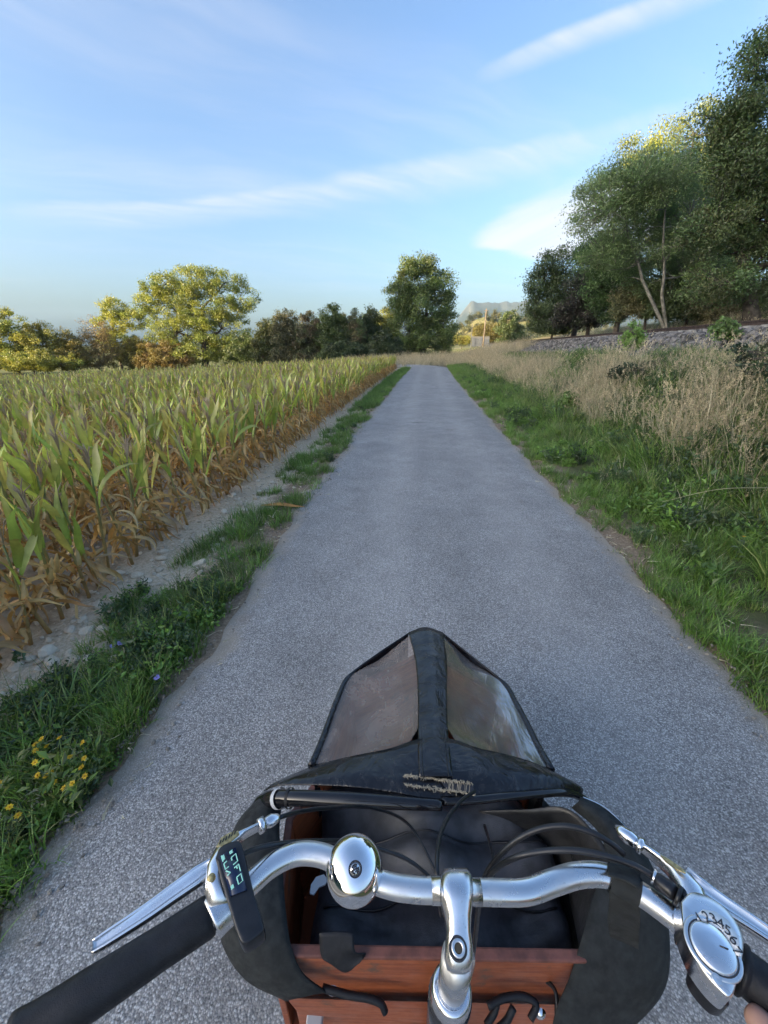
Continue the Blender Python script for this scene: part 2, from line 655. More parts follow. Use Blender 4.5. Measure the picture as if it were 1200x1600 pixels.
m, t, b, g = new_mat('chip_asphalt')
geo = t.nodes.new('ShaderNodeNewGeometry')
pos = geo.outputs['Position']
an = t.nodes.new('ShaderNodeAttribute')
an.attribute_name = 'lat'
lat = an.outputs['Fac']
vo = t.nodes.new('ShaderNodeTexVoronoi')
vo.inputs['Scale'].default_value = 190.0
t.links.new(pos, vo.inputs['Vector'])
vo2 = t.nodes.new('ShaderNodeTexVoronoi')
vo2.inputs['Scale'].default_value = 330.0
t.links.new(pos, vo2.inputs['Vector'])
sepc = t.nodes.new('ShaderNodeSeparateColor')
t.links.new(vo.outputs['Color'], sepc.inputs[0])
chip = sepc.outputs[0]
hue = sepc.outputs[1]
stone = g.mix(g.ramp(hue, 0.2, 0.8), (0.34, 0.325, 0.315), (0.44, 0.40, 0.35))
stone = g.mix(g.ramp(chip, 0.5, 0.95), stone, (0.76, 0.73, 0.68))
stone = g.mix(g.ramp(chip, 0.45, 0.05), stone, (0.11, 0.105, 0.10))
gap = g.ramp(vo.outputs['Distance'], 0.38, 0.62)
col = g.mix(g.m('MULTIPLY', gap, 0.7), stone, (0.11, 0.105, 0.10))
sep2 = t.nodes.new('ShaderNodeSeparateColor')
t.links.new(vo2.outputs['Color'], sep2.inputs[0])
col = g.mix(0.35, col, g.mix(sep2.outputs[0], (0.15, 0.145, 0.14), (0.58, 0.55, 0.51)))
big = g.noise(pos, 0.7, 5, 0.6)
big2 = g.noise(pos, 3.1, 5, 0.65)
sc_ = t.nodes.new('ShaderNodeVectorMath')
sc_.operation = 'SCALE'
t.links.new(col, sc_.inputs[0])
t.links.new(g.m('MULTIPLY', g.ramp(big, 0.3, 0.7, 0.80, 0.97), g.ramp(big2, 0.3, 0.7, 0.9, 1.1)), sc_.inputs['Scale'])
col = sc_.outputs[0]
# worn, paler wheel lines and dust along the edges
wl_ = g.m('ABSOLUTE', g.m('SUBTRACT', g.m('ABSOLUTE', g.m('SUBTRACT', lat, 0.1)), 0.55))
col = g.mix(g.m('MULTIPLY', g.ramp(wl_, 0.32, 0.05), 0.13), col, (0.52, 0.49, 0.45))
dn = g.noise(pos, 5.0, 5, 0.7)
eds = g.m('ADD', g.m('ABSOLUTE', lat), g.m('MULTIPLY', g.m('SUBTRACT', dn, 0.5), 0.28))
col = g.mix(g.m('MULTIPLY', g.ramp(eds, 1.24, 1.42), 0.8), col, (0.36, 0.30, 0.225))
brn = g.ramp(g.noise(pos, 1.9, 4, 0.6), 0.62, 0.72)
col = g.mix(g.m('MULTIPLY', brn, 0.25), col, (0.16, 0.11, 0.075))
crk = t.nodes.new('ShaderNodeTexVoronoi')
crk.feature = 'DISTANCE_TO_EDGE'
crk.inputs['Scale'].default_value = 0.55
wv = t.nodes.new('ShaderNodeVectorMath')
wv.operation = 'ADD'
t.links.new(pos, wv.inputs[0])
nv3 = t.nodes.new('ShaderNodeTexNoise')
nv3.inputs['Scale'].default_value = 2.2
nv3.inputs['Detail'].default_value = 6
t.links.new(pos, nv3.inputs['Vector'])
t.links.new(nv3.outputs['Color'], wv.inputs[1])
t.links.new(wv.outputs[0], crk.inputs['Vector'])
ck = g.m('MULTIPLY', g.ramp(crk.outputs['Distance'], 0.010, 0.002), g.ramp(g.noise(pos, 0.35, 3, 0.5), 0.54, 0.66))
col = g.mix(g.m('MULTIPLY', ck, 0.7), col, (0.06, 0.055, 0.05))
t.links.new(col, b.inputs['Base Color'])
b.inputs['Roughness'].default_value = 0.82
b.inputs['Specular IOR Level'].default_value = 0.35
bn = t.nodes.new('ShaderNodeBump')
bn.inputs['Strength'].default_value = 0.4
bn.inputs['Distance'].default_value = 0.006
hgt = g.m('SUBTRACT', g.m('MULTIPLY', chip, 0.6), g.m('MULTIPLY', vo.outputs['Distance'], 1.0))
t.links.new(hgt, bn.inputs['Height'])
t.links.new(bn.outputs[0], b.inputs['Normal'])
me.materials.append(m)
link('path', me, kind='structure', label='grey chip-surfaced cycle path running straight ahead then bending left')

# ------------------------------------------------------------------ unseen hill added behind the rider, shaped to keep the sun off the path
SD = np.array((-0.86, -0.5)) / math.hypot(0.86, 0.5)
ND = np.array((-SD[1] * -1, 0))
ND = np.array((SD[1], -SD[0]))             # left and ahead
sv = np.linspace(130, 420, 60)
nv = np.linspace(-150, 150, 150)
S2, N2 = np.meshgrid(sv, nv)
top = np.interp(N2, [-150, -125, -80, 25, 34, 41, 47, 50, 54, 58, 63, 80, 120, 150], [0, 30, 88.4, 88.4, 87.0, 85.3, 78.8, 76.8, 74.0, 62, 50, 28, 4, 0])
shape = np.exp(-((S2 - 250) / 62.0) ** 2)
rng = np.random.default_rng(11)
hgt = top * shape
bumpy = 1.0 * wob(S2, N2, 0.25) + 1.0 * wob(S2, N2, 0.6, 2) + rng.normal(size=S2.shape) * 0.5
hz2 = -3.2 + hgt + bumpy * np.clip(hgt / 8, 0, 1)
mb = MB()
mb.grid(np.stack([S2 * SD[0] + N2 * ND[0], S2 * SD[1] + N2 * ND[1], hz2], -1))
M_SHADEHILL = plain('shade_hill', (0.055, 0.07, 0.03), 0.95, 0, 0.5, 0.4, 1.0, 3)
mb.build('hill', M_SHADEHILL, kind='structure', label='unseen hill added behind the rider to shade the path')

# ------------------------------------------------------------------ mountain and near hill ahead
def ridge_mesh(name, sil, D, depth_f, depth_b, zb, nx, nd, rough, mat, label, seed):
    xs = np.linspace(sil[0][0], sil[-1][0], nx)
    ys = np.interp(xs, [p[0] for p in sil], [p[1] for p in sil])
    pts = [at(a, b_, D) for a, b_ in zip(xs, ys)]
    tv = np.linspace(-1, 1, nd)
    out = np.zeros((nx, nd, 3))
    for i, p in enumerate(pts):
        h = p.z - zb
        for j, tt in enumerate(tv):
            dd = depth_f if tt < 0 else depth_b
            prof = (1 - abs(tt)) ** 0.8 if tt >= 0 else (0.62 * (1 + tt) ** 1.25 + 0.38 * sstep(tt, -0.22, 0.0))
            fold = 1 + rough * (mnoise.fractal((p.x / D * 14 + seed, tt * 3.2, seed), 1.0, 2.1, 5)) * (abs(tt) ** 0.5) * 1.6
            Y = D + tt * dd
            out[i, j] = (p.x * (Y / D) ** 0.6, Y, zb + max(0, h * prof * fold) + rough * h * 0.05 * mnoise.noise((p.x / D * 90, tt * 9, seed)) * (0 if tt == 0 else 1))
    mb = MB()
    mb.grid(out)
    return mb.build(name, mat, kind='structure', label=label)


m, t, b, g = new_mat('limestone_mountain')
geo = t.nodes.new('ShaderNodeNewGeometry')
pos = geo.outputs['Position']
s3 = t.nodes.new('ShaderNodeSeparateXYZ')
t.links.new(pos, s3.inputs[0])
s4 = t.nodes.new('ShaderNodeSeparateXYZ')
t.links.new(geo.outputs['Normal'], s4.inputs[0])
nz = g.noise(pos, 0.006, 7, 0.62)
n2 = g.noise(pos, 0.03, 6, 0.65)
rockc = g.mix(n2, (0.10, 0.10, 0.10), (0.26, 0.24, 0.21))
wood = g.mix(n2, (0.012, 0.020, 0.018), (0.03, 0.038, 0.03))
hh = g.m('ADD', s3.outputs[2], g.m('MULTIPLY', g.m('SUBTRACT', nz, 0.5), 260))
steep = g.ramp(s4.outputs[2], 0.80, 0.45)
rk = g.m('MULTIPLY', g.ramp(hh, 190, 290), g.m('ADD', 0.25, g.m('MULTIPLY', steep, 0.75)))
t.links.new(g.mix(rk, wood, rockc), b.inputs['Base Color'])
b.inputs['Roughness'].default_value = 0.95
M_MOUNT = m
sil = [(560, 541), (640, 536), (690, 527), (704, 517), (715, 500), (722, 489), (729, 481), (735, 473), (739, 473), (746, 475), (753, 476), (758, 473), (765, 472), (770, 472), (774, 471), (780, 472), (788, 469), (793, 471), (798, 474), (803, 473), (807, 472), (811, 475), (816, 474), (824, 471), (832, 472), (850, 478), (880, 470), (915, 474), (960, 482), (1020, 492), (1100, 505), (1200, 520), (1300, 536)]
ridge_mesh('mountain', sil, 3200, 1300, 900, -4, 220, 60, 0.55, M_MOUNT, 'hazy blue limestone mountain ridge beyond the valley', 3.7)

m, t, b, g = new_mat('sunlit_hill')
geo = t.nodes.new('ShaderNodeNewGeometry')
pos = geo.outputs['Position']
nz = g.noise(pos, 0.03, 6, 0.6)
n2 = g.noise(pos, 0.25, 6, 0.65)
t.links.new(g.mix(g.ramp(nz, 0.4, 0.6), g.mix(n2, (0.06, 0.075, 0.03), (0.12, 0.13, 0.05)), g.mix(n2, (0.22, 0.2, 0.08), (0.32, 0.27, 0.12))), b.inputs['Base Color'])
b.inputs['Roughness'].default_value = 0.95
sil2 = [(600, 540), (670, 537), (692, 529), (712, 517), (733, 504), (748, 495), (760, 492.5), (772, 494), (786, 497), (805, 497), (820, 495), (840, 493), (870, 497), (910, 505), (980, 520), (1060, 536)]
ridge_mesh('far_hill', sil2, 430, 170, 120, -2, 90, 40, 0.28, m, 'low sunlit hill dotted with trees before the mountain', 9.2)

# ------------------------------------------------------------------ railway: ballast bed, rails, sleepers
ry = np.concatenate([np.arange(-12, 40, 0.4), np.arange(40, 170, 2.0)])
prof = [(-3.5, 1.08), (-2.7, 1.26), (-1.75, 1.80), (-1.2, 1.87), (0, 1.89), (1.2, 1.88), (1.9, 1.84), (2.8, 1.45)]
dirr = np.array((0.2, 1.0)) / math.hypot(0.2, 1.0)
perp = np.array((dirr[1], -dirr[0]))
def railpt(y, o):
    """centre of the track is 0.75 m to the right of the near rail line"""
    xc = rail_x(y) + 0.75
    return xc + perp[0] * o, y + perp[1] * o
gridp = np.zeros((len(ry), len(prof), 3))
for j, (o_, z_) in enumerate(prof):
    X_, Y_ = railpt(ry, o_)
    gridp[:, j] = np.stack([X_, Y_, z_ + 0.03 * wob(X_, Y_, 4.0, j)], -1)
mb = MB()
mb.grid(gridp)
M_BALL = plain('ballast', (0.11, 0.10, 0.09), 0.95, 0, 0.5, 9, 1.0, 25)
mb.build('ballast_bed', M_BALL, kind='structure', label='raised grey stone bed of the railway')

def stone_mesh(name, mat, seed, flat=0.7, sub=1):
    bm = bmesh.new()
    bmesh.ops.create_icosphere(bm, subdivisions=sub, radius=0.5)
    rg = random.Random(seed)
    for v in bm.verts:
        k = 1 + 0.30 * mnoise.noise(v.co * 2.1 + Vector((seed * 3.1, 0, 0))) + rg.uniform(-0.10, 0.10)
        v.co = Vector((v.co.x * 1.15, v.co.y * 0.9, v.co.z * flat)) * k
    me = bpy.data.meshes.new(name)
    bm.to_mesh(me)
    bm.free()
    me.materials.append(mat)
    return me

def stone_mat(name, ca_, cb_):
    m, t, b, g = new_mat(name)
    oi = t.nodes.new('ShaderNodeObjectInfo')
    tcn = t.nodes.new('ShaderNodeTexCoord')
    nz = g.noise(tcn.outputs['Object'], 3.0, 6, 0.65)
    f = g.m('ADD', g.m('MULTIPLY', oi.outputs['Random'], 0.7), g.m('MULTIPLY', g.m('SUBTRACT', nz, 0.5), 0.9), clamp=True)
    t.links.new(g.mix(f, ca_, cb_), b.inputs['Base Color'])
    b.inputs['Roughness'].default_value = 0.9
    bn = t.nodes.new('ShaderNodeBump')
    bn.inputs['Strength'].default_value = 0.5
    bn.inputs['Distance'].default_value = 0.05
    t.links.new(nz, bn.inputs['Height'])
    t.links.new(bn.outputs[0], b.inputs['Normal'])
    return m

M_BSTONE = stone_mat('ballast_stone', (0.035, 0.033, 0.032), (0.36, 0.33, 0.30))
rng = np.random.default_rng(8)
nb_ = 9000
yy = 4 + 44 * rng.random(nb_) ** 1.4
oo = rng.uniform(-3.3, -1.2, nb_)
X_, Y_ = railpt(yy, oo)
zz_ = np.interp(oo, [p[0] for p in prof], [p[1] for p in prof]) + rng.uniform(-0.05, 0.02, nb_)
gn_scatter('ballast_stones', np.stack([X_, Y_, zz_], -1), rng.uniform(0, 6.28, (nb_, 3)), rng.uniform(0.08, 0.22, nb_), rng.integers(0, 5, nb_),
           [stone_mesh('ballast_stone', M_BSTONE, i, 0.75) for i in range(5)], label='grey crushed ballast stones on the flank of the railway bed')['category'] = 'gravel'

track = empty('railway_track', (float(rail_x(10)) + 0.75, 10, 1.9), 'single railway track with dark rusty rails on the ballast bed', 'railway track')
M_RAIL = plain('rusty_rail', (0.075, 0.05, 0.04), 0.7, 0.4, 0.4, 8)
tl = track.location
railp = [(-0.07, 0), (0.07, 0), (0.07, 0.015), (0.012, 0.03), (0.012, 0.11), (0.036, 0.12), (0.036, 0.155), (-0.036, 0.155), (-0.036, 0.12), (-0.012, 0.11), (-0.012, 0.03), (-0.07, 0.015)]
for side in (-0.75, 0.75):
    rows_ = []
    for y_ in (-12, 0, 20, 60, 165):
        r_ = []
        for (a1, z1) in railp + railp[:1]:
            q = railpt(y_, side + a1)
            r_.append((q[0] - tl.x, q[1] - tl.y, 1.965 + z1 - tl.z))
        rows_.append(r_)
    mb = MB()
    mb.grid(np.array(rows_))
    mb.build('rail', M_RAIL, track, smooth=False)
M_SLEEP = plain('concrete_sleeper', (0.30, 0.28, 0.25), 0.9, 0, 0.3, 6)
mb = MB()
rz_ = Matrix.Rotation(math.atan2(perp[1], perp[0]), 4, 'Z')
mb.box((0, 0, 0), (2.4, 0.24, 0.16), rz_)
sm_ = mb.mesh('sleeper', False)
sm_.materials.append(M_SLEEP)
for k, y_ in enumerate(np.arange(3, 90, 0.62)):
    q = railpt(y_, 0)
    link('sleeper', sm_, track, (q[0] - tl.x, q[1] - tl.y, 1.90 - tl.z))

# ------------------------------------------------------------------ foliage builders
def unit(v):
    return v / (np.linalg.norm(v, axis=-1, keepdims=True) + 1e-9)


def add_leaves(mb, cen, size, col, rg, droop=0.3, slim=0.5, face=None):
    """one bent diamond per leaf"""
    n = len(cen)
    d = unit(rg.normal(size=(n, 3)) + np.array((0, 0, -droop)))
    nn = unit(rg.normal(size=(n, 3)) + np.array((0, 0, 0.6)))
    if face is not None:
        nn = unit(nn * 0.75 + face * 0.9 + np.array((0, 0, 0.25)))
    s = unit(np.cross(d, nn))
    up = np.cross(s, d)
    L = (size * rg.uniform(0.65, 1.3, n))[:, None]
    W = L * slim * rg.uniform(0.8, 1.2, n)[:, None]
    v = np.stack([cen - d * L * 0.5, cen + s * W * 0.5 + up * L * 0.08, cen + d * L * 0.5 - up * L * 0.1, cen - s * W * 0.5 + up * L * 0.08], 1).reshape(-1, 3)
    i = np.arange(n)[:, None] * 4
    f = np.concatenate([np.hstack([i, i + 1, i + 2]), np.hstack([i, i + 2, i + 3])])
    mb.add(v, f, np.repeat(col, 4, axis=0))


DENS = 1.5


def make_tree(name, label, cat, base, lobes, palette, nclump, per, leaf, trunk_r, seed, bark=None, clump=0.55, group=None, trunks=None, slim=0.5, bare=0.0, twig=0.012, shell=0.45, parts=('trunk', 'crown')):
    """lobes: (dx, dy, dz, rx, ry, rz) from the base; palette: list of leaf colours"""
    rg = np.random.default_rng(seed)
    root = empty(name, base, label, cat, group)
    lobes = np.array(lobes, dtype=np.float64)
    nclump = int(nclump * DENS)
    vol = lobes[:, 3] * lobes[:, 4] * lobes[:, 5]
    pick = rg.choice(len(lobes), nclump, p=vol ** 0.8 / (vol ** 0.8).sum())
    dirs = unit(rg.normal(size=(nclump, 3)))
    rad = shell + (1.04 - shell) * rg.random(nclump) ** 0.6
    cen = lobes[pick, :3] + dirs * lobes[pick, 3:] * rad[:, None]
    cen[:, 2] = np.maximum(cen[:, 2], 0.15)
    # skeleton
    tb = MB()
    sk, skr = [], []
    tops = trunks or [(0, 0, float(lobes[:, 2].mean()))]
    for tp in tops:
        tp = np.array(tp, dtype=np.float64)
        nseg = 9
        tt = np.linspace(0, 1, nseg)
        wig = np.cumsum(rg.normal(size=(nseg, 3)) * np.array((1, 1, 0)) * np.linalg.norm(tp) * 0.012, axis=0) * np.minimum(1, tt * 2)[:, None]
        pts = tt[:, None] * tp + wig
        r = trunk_r / math.sqrt(len(tops)) * (1.15 - 0.72 * tt)
        r[0] *= 1.35
        tb.tube(pts, r, 9)
        sk.append(pts[2:])
        skr.append(r[2:])
    for lb in lobes:
        allp = np.vstack(sk)
        allr = np.concatenate(skr)
        tgt = lb[:3]
        score = np.linalg.norm(allp - tgt, axis=1) + 1.2 * np.maximum(0, allp[:, 2] - tgt[2] + 0.35 * lb[5])
        k = int(np.argmin(score))
        st = allp[k]
        nseg = 7
        tt = np.linspace(0, 1, nseg)[:, None]
        mid = (st + tgt) / 2 + np.array((0, 0, -0.08 * np.linalg.norm(tgt - st)))
        pts = (1 - tt) ** 2 * st + 2 * tt * (1 - tt) * mid + tt ** 2 * tgt + rg.normal(size=(nseg, 3)) * 0.03 * np.linalg.norm(tgt - st) * tt
        r = np.linspace(allr[k] * 0.7, max(0.02, allr[k] * 0.3), nseg)
        tb.tube(pts, r, 6)
        sk.append(pts[1:])
        skr.append(r[1:])
    allp = np.vstack(sk)
    allr = np.concatenate(skr)
    for c in cen:
        dd = np.linalg.norm(allp - c, axis=1) + 0.8 * np.maximum(0, allp[:, 2] - c[2])
        k = int(np.argmin(dd))
        st = allp[k]
        ln = np.linalg.norm(c - st)
        mid = (st + c) / 2 + rg.normal(size=3) * 0.08 * ln + np.array((0, 0, -0.05 * ln))
        end = c + (c - st) / (ln + 1e-6) * clump * 0.6
        tb.tube([st, mid, c, end], [min(allr[k] * 0.55, twig * 2.6), twig * 1.5, twig, twig * 0.4], 4, cap=False)
    trunk = tb.build(parts[0], bark or M_BARK, root)
    # leaves
    pal = np.array(palette, dtype=np.float64) * 1.18
    lb_ = MB()
    keep = rg.random(nclump) >= bare
    C, K, FN = [], [], []
    for c in cen[keep]:
        n = int(per * rg.uniform(0.55, 1.45))
        sg = clump * rg.uniform(0.6, 1.25)
        off = unit(rg.normal(size=(n, 3))) * (rg.random(n) ** 0.42)[:, None] * sg * np.array((1.05, 1.05, 0.72))
        stray = rg.random(n) < 0.12
        off[stray] *= rg.uniform(1.0, 1.7, size=(int(stray.sum()), 1))
        C.append(c + off)
        FN.append(unit(off + np.array((0, 0, 0.15 * sg))))
        a, b_ = rg.choice(len(pal), 2)
        w = rg.random()
        base_c = pal[a] * w + pal[b_] * (1 - w)
        K.append(base_c * rg.uniform(0.72, 1.28) * rg.uniform(0.85, 1.18, size=(n, 1)))
    C = np.vstack(C)
    K = np.clip(np.vstack(K), 0.004, 0.8)
    C[:, 2] = np.maximum(C[:, 2], 0.03)
    add_leaves(lb_, C, leaf, K, rg, slim=slim, face=np.vstack(FN))
    lb_.build(parts[1], M_LEAF, root, smooth=False)
    return root


def tree_px(name, label, cat, bx, Y, zb, px_lobes, palette, nclump, per, leaf, tr, seed, depth=0.9, **kw):
    """crown lobes given as x, y, rx, ry in the photo at distance Y (the distance they really stand at)"""
    bx_w = at(bx, 540, Y).x
    if bx > 830:
        zb = float(gz(bx_w, Y)) - 0.1
    base = Vector((bx_w, Y, zb))
    lobes = []
    for q in px_lobes:
        x, y, rx, ry = q[:4]
        dyo = q[4] if len(q) > 4 else 0.0
        p = at(x, y, Y + dyo)
        ex = abs(at(x + rx, y, Y + dyo).x - p.x)
        ez = abs(at(x, y - ry, Y + dyo).z - p.z)
        lobes.append((p.x - base.x, dyo, p.z - zb, ex, ex * depth, ez))
    trk = kw.pop('trunk_px', None)
    if trk:
        kw['trunks'] = []
        for (x, y) in trk:
            p = at(x, y, Y)
            kw['trunks'].append((p.x - base.x, 0, p.z - zb))
    return make_tree(name, label, cat, base, lobes, palette, nclump, per, leaf, tr, seed, **kw)


G_DARK = [(0.050, 0.075, 0.024), (0.068, 0.10, 0.03), (0.09, 0.12, 0.036)]
G_MID = [(0.10, 0.145, 0.035), (0.14, 0.18, 0.042), (0.08, 0.12, 0.03)]
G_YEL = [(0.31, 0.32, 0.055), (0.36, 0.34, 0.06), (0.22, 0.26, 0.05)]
G_OLIVE = [(0.14, 0.14, 0.06), (0.105, 0.12, 0.05), (0.18, 0.16, 0.07)]
G_FRESH = [(0.08, 0.15, 0.03), (0.11, 0.18, 0.035), (0.06, 0.11, 0.025)]
G_RED = [(0.14, 0.10, 0.05), (0.11, 0.105, 0.045), (0.095, 0.13, 0.042)]
G_PURP = [(0.035, 0.03, 0.025), (0.05, 0.04, 0.03), (0.04, 0.055, 0.022)]

# --- the group of trees beyond the railway
tree_px('poplar_tree', 'slender grey-green tree with two pale forked trunks beyond the railway', 'tree', 1040, 24, 2.5,
        [(985, 295, 60, 52), (945, 325, 46, 52), (1035, 275, 54, 50), (1080, 340, 56, 66, 1.0), (1000, 385, 66, 50, 1.6), (1095, 420, 52, 44, 1.4), (945, 395, 36, 36, 1.0), (1040, 430, 50, 36, 2.0)],
        [(0.17, 0.24, 0.09), (0.125, 0.19, 0.065), (0.22, 0.28, 0.12)], 360, 190, 0.105, 0.125, 21, bark=M_PALE_BARK, trunk_px=[(985, 330), (1030, 330)], clump=0.68, slim=0.45, twig=0.014)
tree_px('tall_tree', 'tallest dark tree with ivy-clad trunk at the right frame edge', 'tree', 1165, 19, 2.5,
        [(1195, 330, 60, 70), (1150, 250, 55, 60), (1200, 190, 65, 70), (1185, 85, 40, 55), (1120, 360, 45, 50), (1260, 260, 80, 110), (1240, 390, 70, 60), (1140, 180, 40, 40), (1130, 440, 50, 34), (1230, 460, 60, 30), (1180, 270, 60, 60)],
        [(0.09, 0.155, 0.042), (0.115, 0.185, 0.052), (0.15, 0.21, 0.062), (0.14, 0.155, 0.058)], 420, 190, 0.105, 0.26, 22, trunk_px=[(1172, 260)], clump=0.62, twig=0.014)
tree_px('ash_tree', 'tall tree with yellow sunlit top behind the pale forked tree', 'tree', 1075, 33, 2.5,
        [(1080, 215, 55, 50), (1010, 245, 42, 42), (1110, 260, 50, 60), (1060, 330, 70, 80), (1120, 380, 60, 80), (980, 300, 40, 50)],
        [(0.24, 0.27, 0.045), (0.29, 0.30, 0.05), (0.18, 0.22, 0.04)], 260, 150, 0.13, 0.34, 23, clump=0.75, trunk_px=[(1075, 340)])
tree_px('maple_tree', 'round dark green tree at the left end of the trackside trees', 'tree', 893, 38, 2.3,
        [(880, 425, 42, 40), (850, 440, 27, 36), (905, 460, 38, 40), (845, 480, 24, 28), (880, 485, 34, 26)],
        [(0.06, 0.10, 0.03), (0.08, 0.125, 0.036), (0.10, 0.14, 0.04)], 160, 130, 0.155, 0.24, 24, clump=0.75)
tree_px('purple_tree', 'dark purple-leaved small tree between two green trackside trees', 'tree', 915, 33, 2.2,
        [(912, 460, 26, 34), (900, 490, 34, 24), (928, 490, 26, 24)], G_PURP, 80, 100, 0.16, 0.16, 25, clump=0.65)
tree_px('lime_tree', 'fresh green rounded tree in front of the pale forked trunks', 'tree', 958, 30, 2.2,
        [(950, 400, 34, 38), (970, 440, 38, 40), (940, 450, 26, 32), (965, 480, 40, 22), (925, 395, 22, 24)],
        [(0.09, 0.17, 0.045), (0.12, 0.21, 0.055), (0.07, 0.13, 0.035)], 160, 140, 0.13, 0.2, 26, clump=0.65)
ub = [(1000, 464, 36, 24, 27, G_OLIVE, 'low olive bush under the pale forked trunks'),
      (1062, 455, 44, 30, 25, G_DARK, 'dark rounded bush to the right of the forked trunks'),
      (1120, 452, 46, 32, 24, G_OLIVE, 'grey-olive bush between the forked trunks and the ivy-clad trunk'),
      (1190, 458, 40, 24, 27, [(0.10, 0.14, 0.03), (0.13, 0.15, 0.035)], 'yellowish bush behind the ivy-clad trunk'),
      (1245, 450, 40, 34, 22, G_DARK, 'dark bush cut by the right frame edge above the rails'),
      (860, 505, 34, 14, 36, G_DARK, 'low dark bush at the foot of the round dark trackside tree'),
      (1110, 340, 55, 60, 30, G_DARK, 'dark tree filling the gap behind the ivy-clad tree')]
for i, (x, y, rx, ry, Y, pal, lab) in enumerate(ub):
    tree_px('bush' if i < 6 else 'backing_tree', lab, 'bush' if i < 6 else 'tree', x, Y, 2.3, [(x - rx * .4, y, rx * .6, ry), (x + rx * .4, y + 4, rx * .6, ry * .85), (x, y + ry * .5, rx * .9, ry * .6), (x, 486, rx * 1.1, 11)],
            pal, 110, 100, 0.13, 0.1, 40 + i, clump=0.5, group='bushes beyond the railway' if i < 6 else None)
# --- small tree by the rails far ahead and the golden one by the crossing
tree_px('small_tree', 'small dark upright tree standing alone beside the far rails', 'tree', 795, 62, 1.6,
        [(795, 500, 14, 14), (788, 515, 12, 14), (803, 518, 14, 14), (815, 527, 14, 8), (797, 530, 22, 8)], G_DARK, 60, 85, 0.24, 0.14, 60, clump=0.6)
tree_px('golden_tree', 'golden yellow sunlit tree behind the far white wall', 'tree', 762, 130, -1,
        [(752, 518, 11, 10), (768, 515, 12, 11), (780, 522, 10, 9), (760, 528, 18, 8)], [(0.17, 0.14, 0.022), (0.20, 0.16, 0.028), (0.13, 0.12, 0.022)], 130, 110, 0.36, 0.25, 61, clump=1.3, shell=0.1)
tree_px('golden_shrub', 'low yellow-green sunlit shrub left of the far white wall', 'bush', 722, 125, -1,
        [(716, 531, 8, 6), (727, 531, 8, 6)], [(0.25, 0.22, 0.04), (0.18, 0.19, 0.04)], 50, 90, 0.34, 0.12, 62, clump=0.9)

# --- centre tree and hedge behind the bend
HEDGE = 'hedge of shrubs behind the bend of the path'
tree_px('field_maple', 'big round tree standing where the path bends left', 'tree', 662, 50, -0.2,
        [(655, 435, 30, 34), (690, 455, 24, 36), (625, 465, 22, 32), (660, 485, 46, 36), (640, 515, 34, 34), (690, 515, 24, 36), (660, 535, 44, 20), (648, 415, 22, 18)],
        [(0.115, 0.165, 0.04), (0.15, 0.20, 0.046), (0.085, 0.135, 0.034), (0.14, 0.165, 0.046)], 330, 130, 0.2, 0.36, 70, clump=0.8)
hed = [(418, 525, 24, 26, 53, [(0.10, 0.11, 0.03), (0.07, 0.09, 0.025)], 'olive shrub at the right foot of the big sunlit tree'),
       (447, 514, 22, 34, 51, G_OLIVE, 'loose olive shrub, second in the hedge from the big sunlit tree'),
       (482, 520, 22, 32, 50, G_RED, 'reddish brown shrub in the middle of the hedge'),
       (520, 513, 22, 40, 49, G_MID, 'tall green shrub right of the reddish shrub'),
       (552, 522, 20, 34, 49, G_RED, 'brownish shrub left of the pale yellow-lit shrub'),
       (578, 518, 20, 38, 51, G_DARK, 'dark green shrub in front of the sparse sapling tops'),
       (608, 510, 20, 36, 53, G_YEL, 'yellow-green shrub touching the big round tree'),
       (600, 538, 26, 20, 46, G_DARK, 'low dark shrub at the left foot of the big round tree'),
       (540, 545, 34, 14, 47, G_DARK, 'low dark undergrowth shrub behind the maize corner')]
hed += [(432, 530, 24, 24, 56, G_MID, 'green shrub behind the gap between the two olive shrubs'),
        (465, 524, 24, 28, 56, G_OLIVE, 'olive shrub filling the hedge behind the reddish shrub, left side'),
        (502, 524, 24, 30, 55, G_MID, 'green shrub filling the hedge behind the reddish shrub, right side'),
        (536, 520, 24, 32, 55, G_OLIVE, 'olive shrub behind the brownish shrub'),
        (566, 522, 24, 32, 56, G_MID, 'green shrub behind the dark shrub near the big round tree'),
        (590, 524, 24, 30, 55, G_MID, 'green shrub behind the left foot of the big round tree')]
for i, (x, y, rx, ry, Y, pal, lab) in enumerate(hed):
    tree_px('hedge_shrub', lab, 'shrub', x, Y, -0.6, [(x - rx * .35, y - ry * .25, rx * .55, ry * .6), (x + rx * .35, y, rx * .65, ry * .7), (x, y + ry * .4, rx, ry * .7), (x + rx * .1, y - ry * .6, rx * .4, ry * .45), (x - rx * .3, 556, rx * 0.8, 13), (x + rx * .5, 554, rx * 0.8, 13)],
            pal, 120, 95, 0.19, 0.10, 80 + i, clump=0.55, group=HEDGE)

# --- sunlit trees on the far left
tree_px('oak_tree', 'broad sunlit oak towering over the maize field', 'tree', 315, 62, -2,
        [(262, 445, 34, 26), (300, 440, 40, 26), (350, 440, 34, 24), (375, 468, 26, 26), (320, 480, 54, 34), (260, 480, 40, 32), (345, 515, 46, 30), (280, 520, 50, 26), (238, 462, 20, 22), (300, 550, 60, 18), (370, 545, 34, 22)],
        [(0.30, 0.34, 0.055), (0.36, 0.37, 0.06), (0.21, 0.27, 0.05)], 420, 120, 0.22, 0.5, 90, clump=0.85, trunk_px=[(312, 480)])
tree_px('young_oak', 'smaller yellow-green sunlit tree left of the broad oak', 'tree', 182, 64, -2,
        [(175, 482, 20, 16), (190, 500, 20, 18), (165, 510, 16, 18), (215, 500, 18, 18), (185, 535, 30, 20)], G_YEL, 120, 100, 0.22, 0.18, 91, clump=0.7)
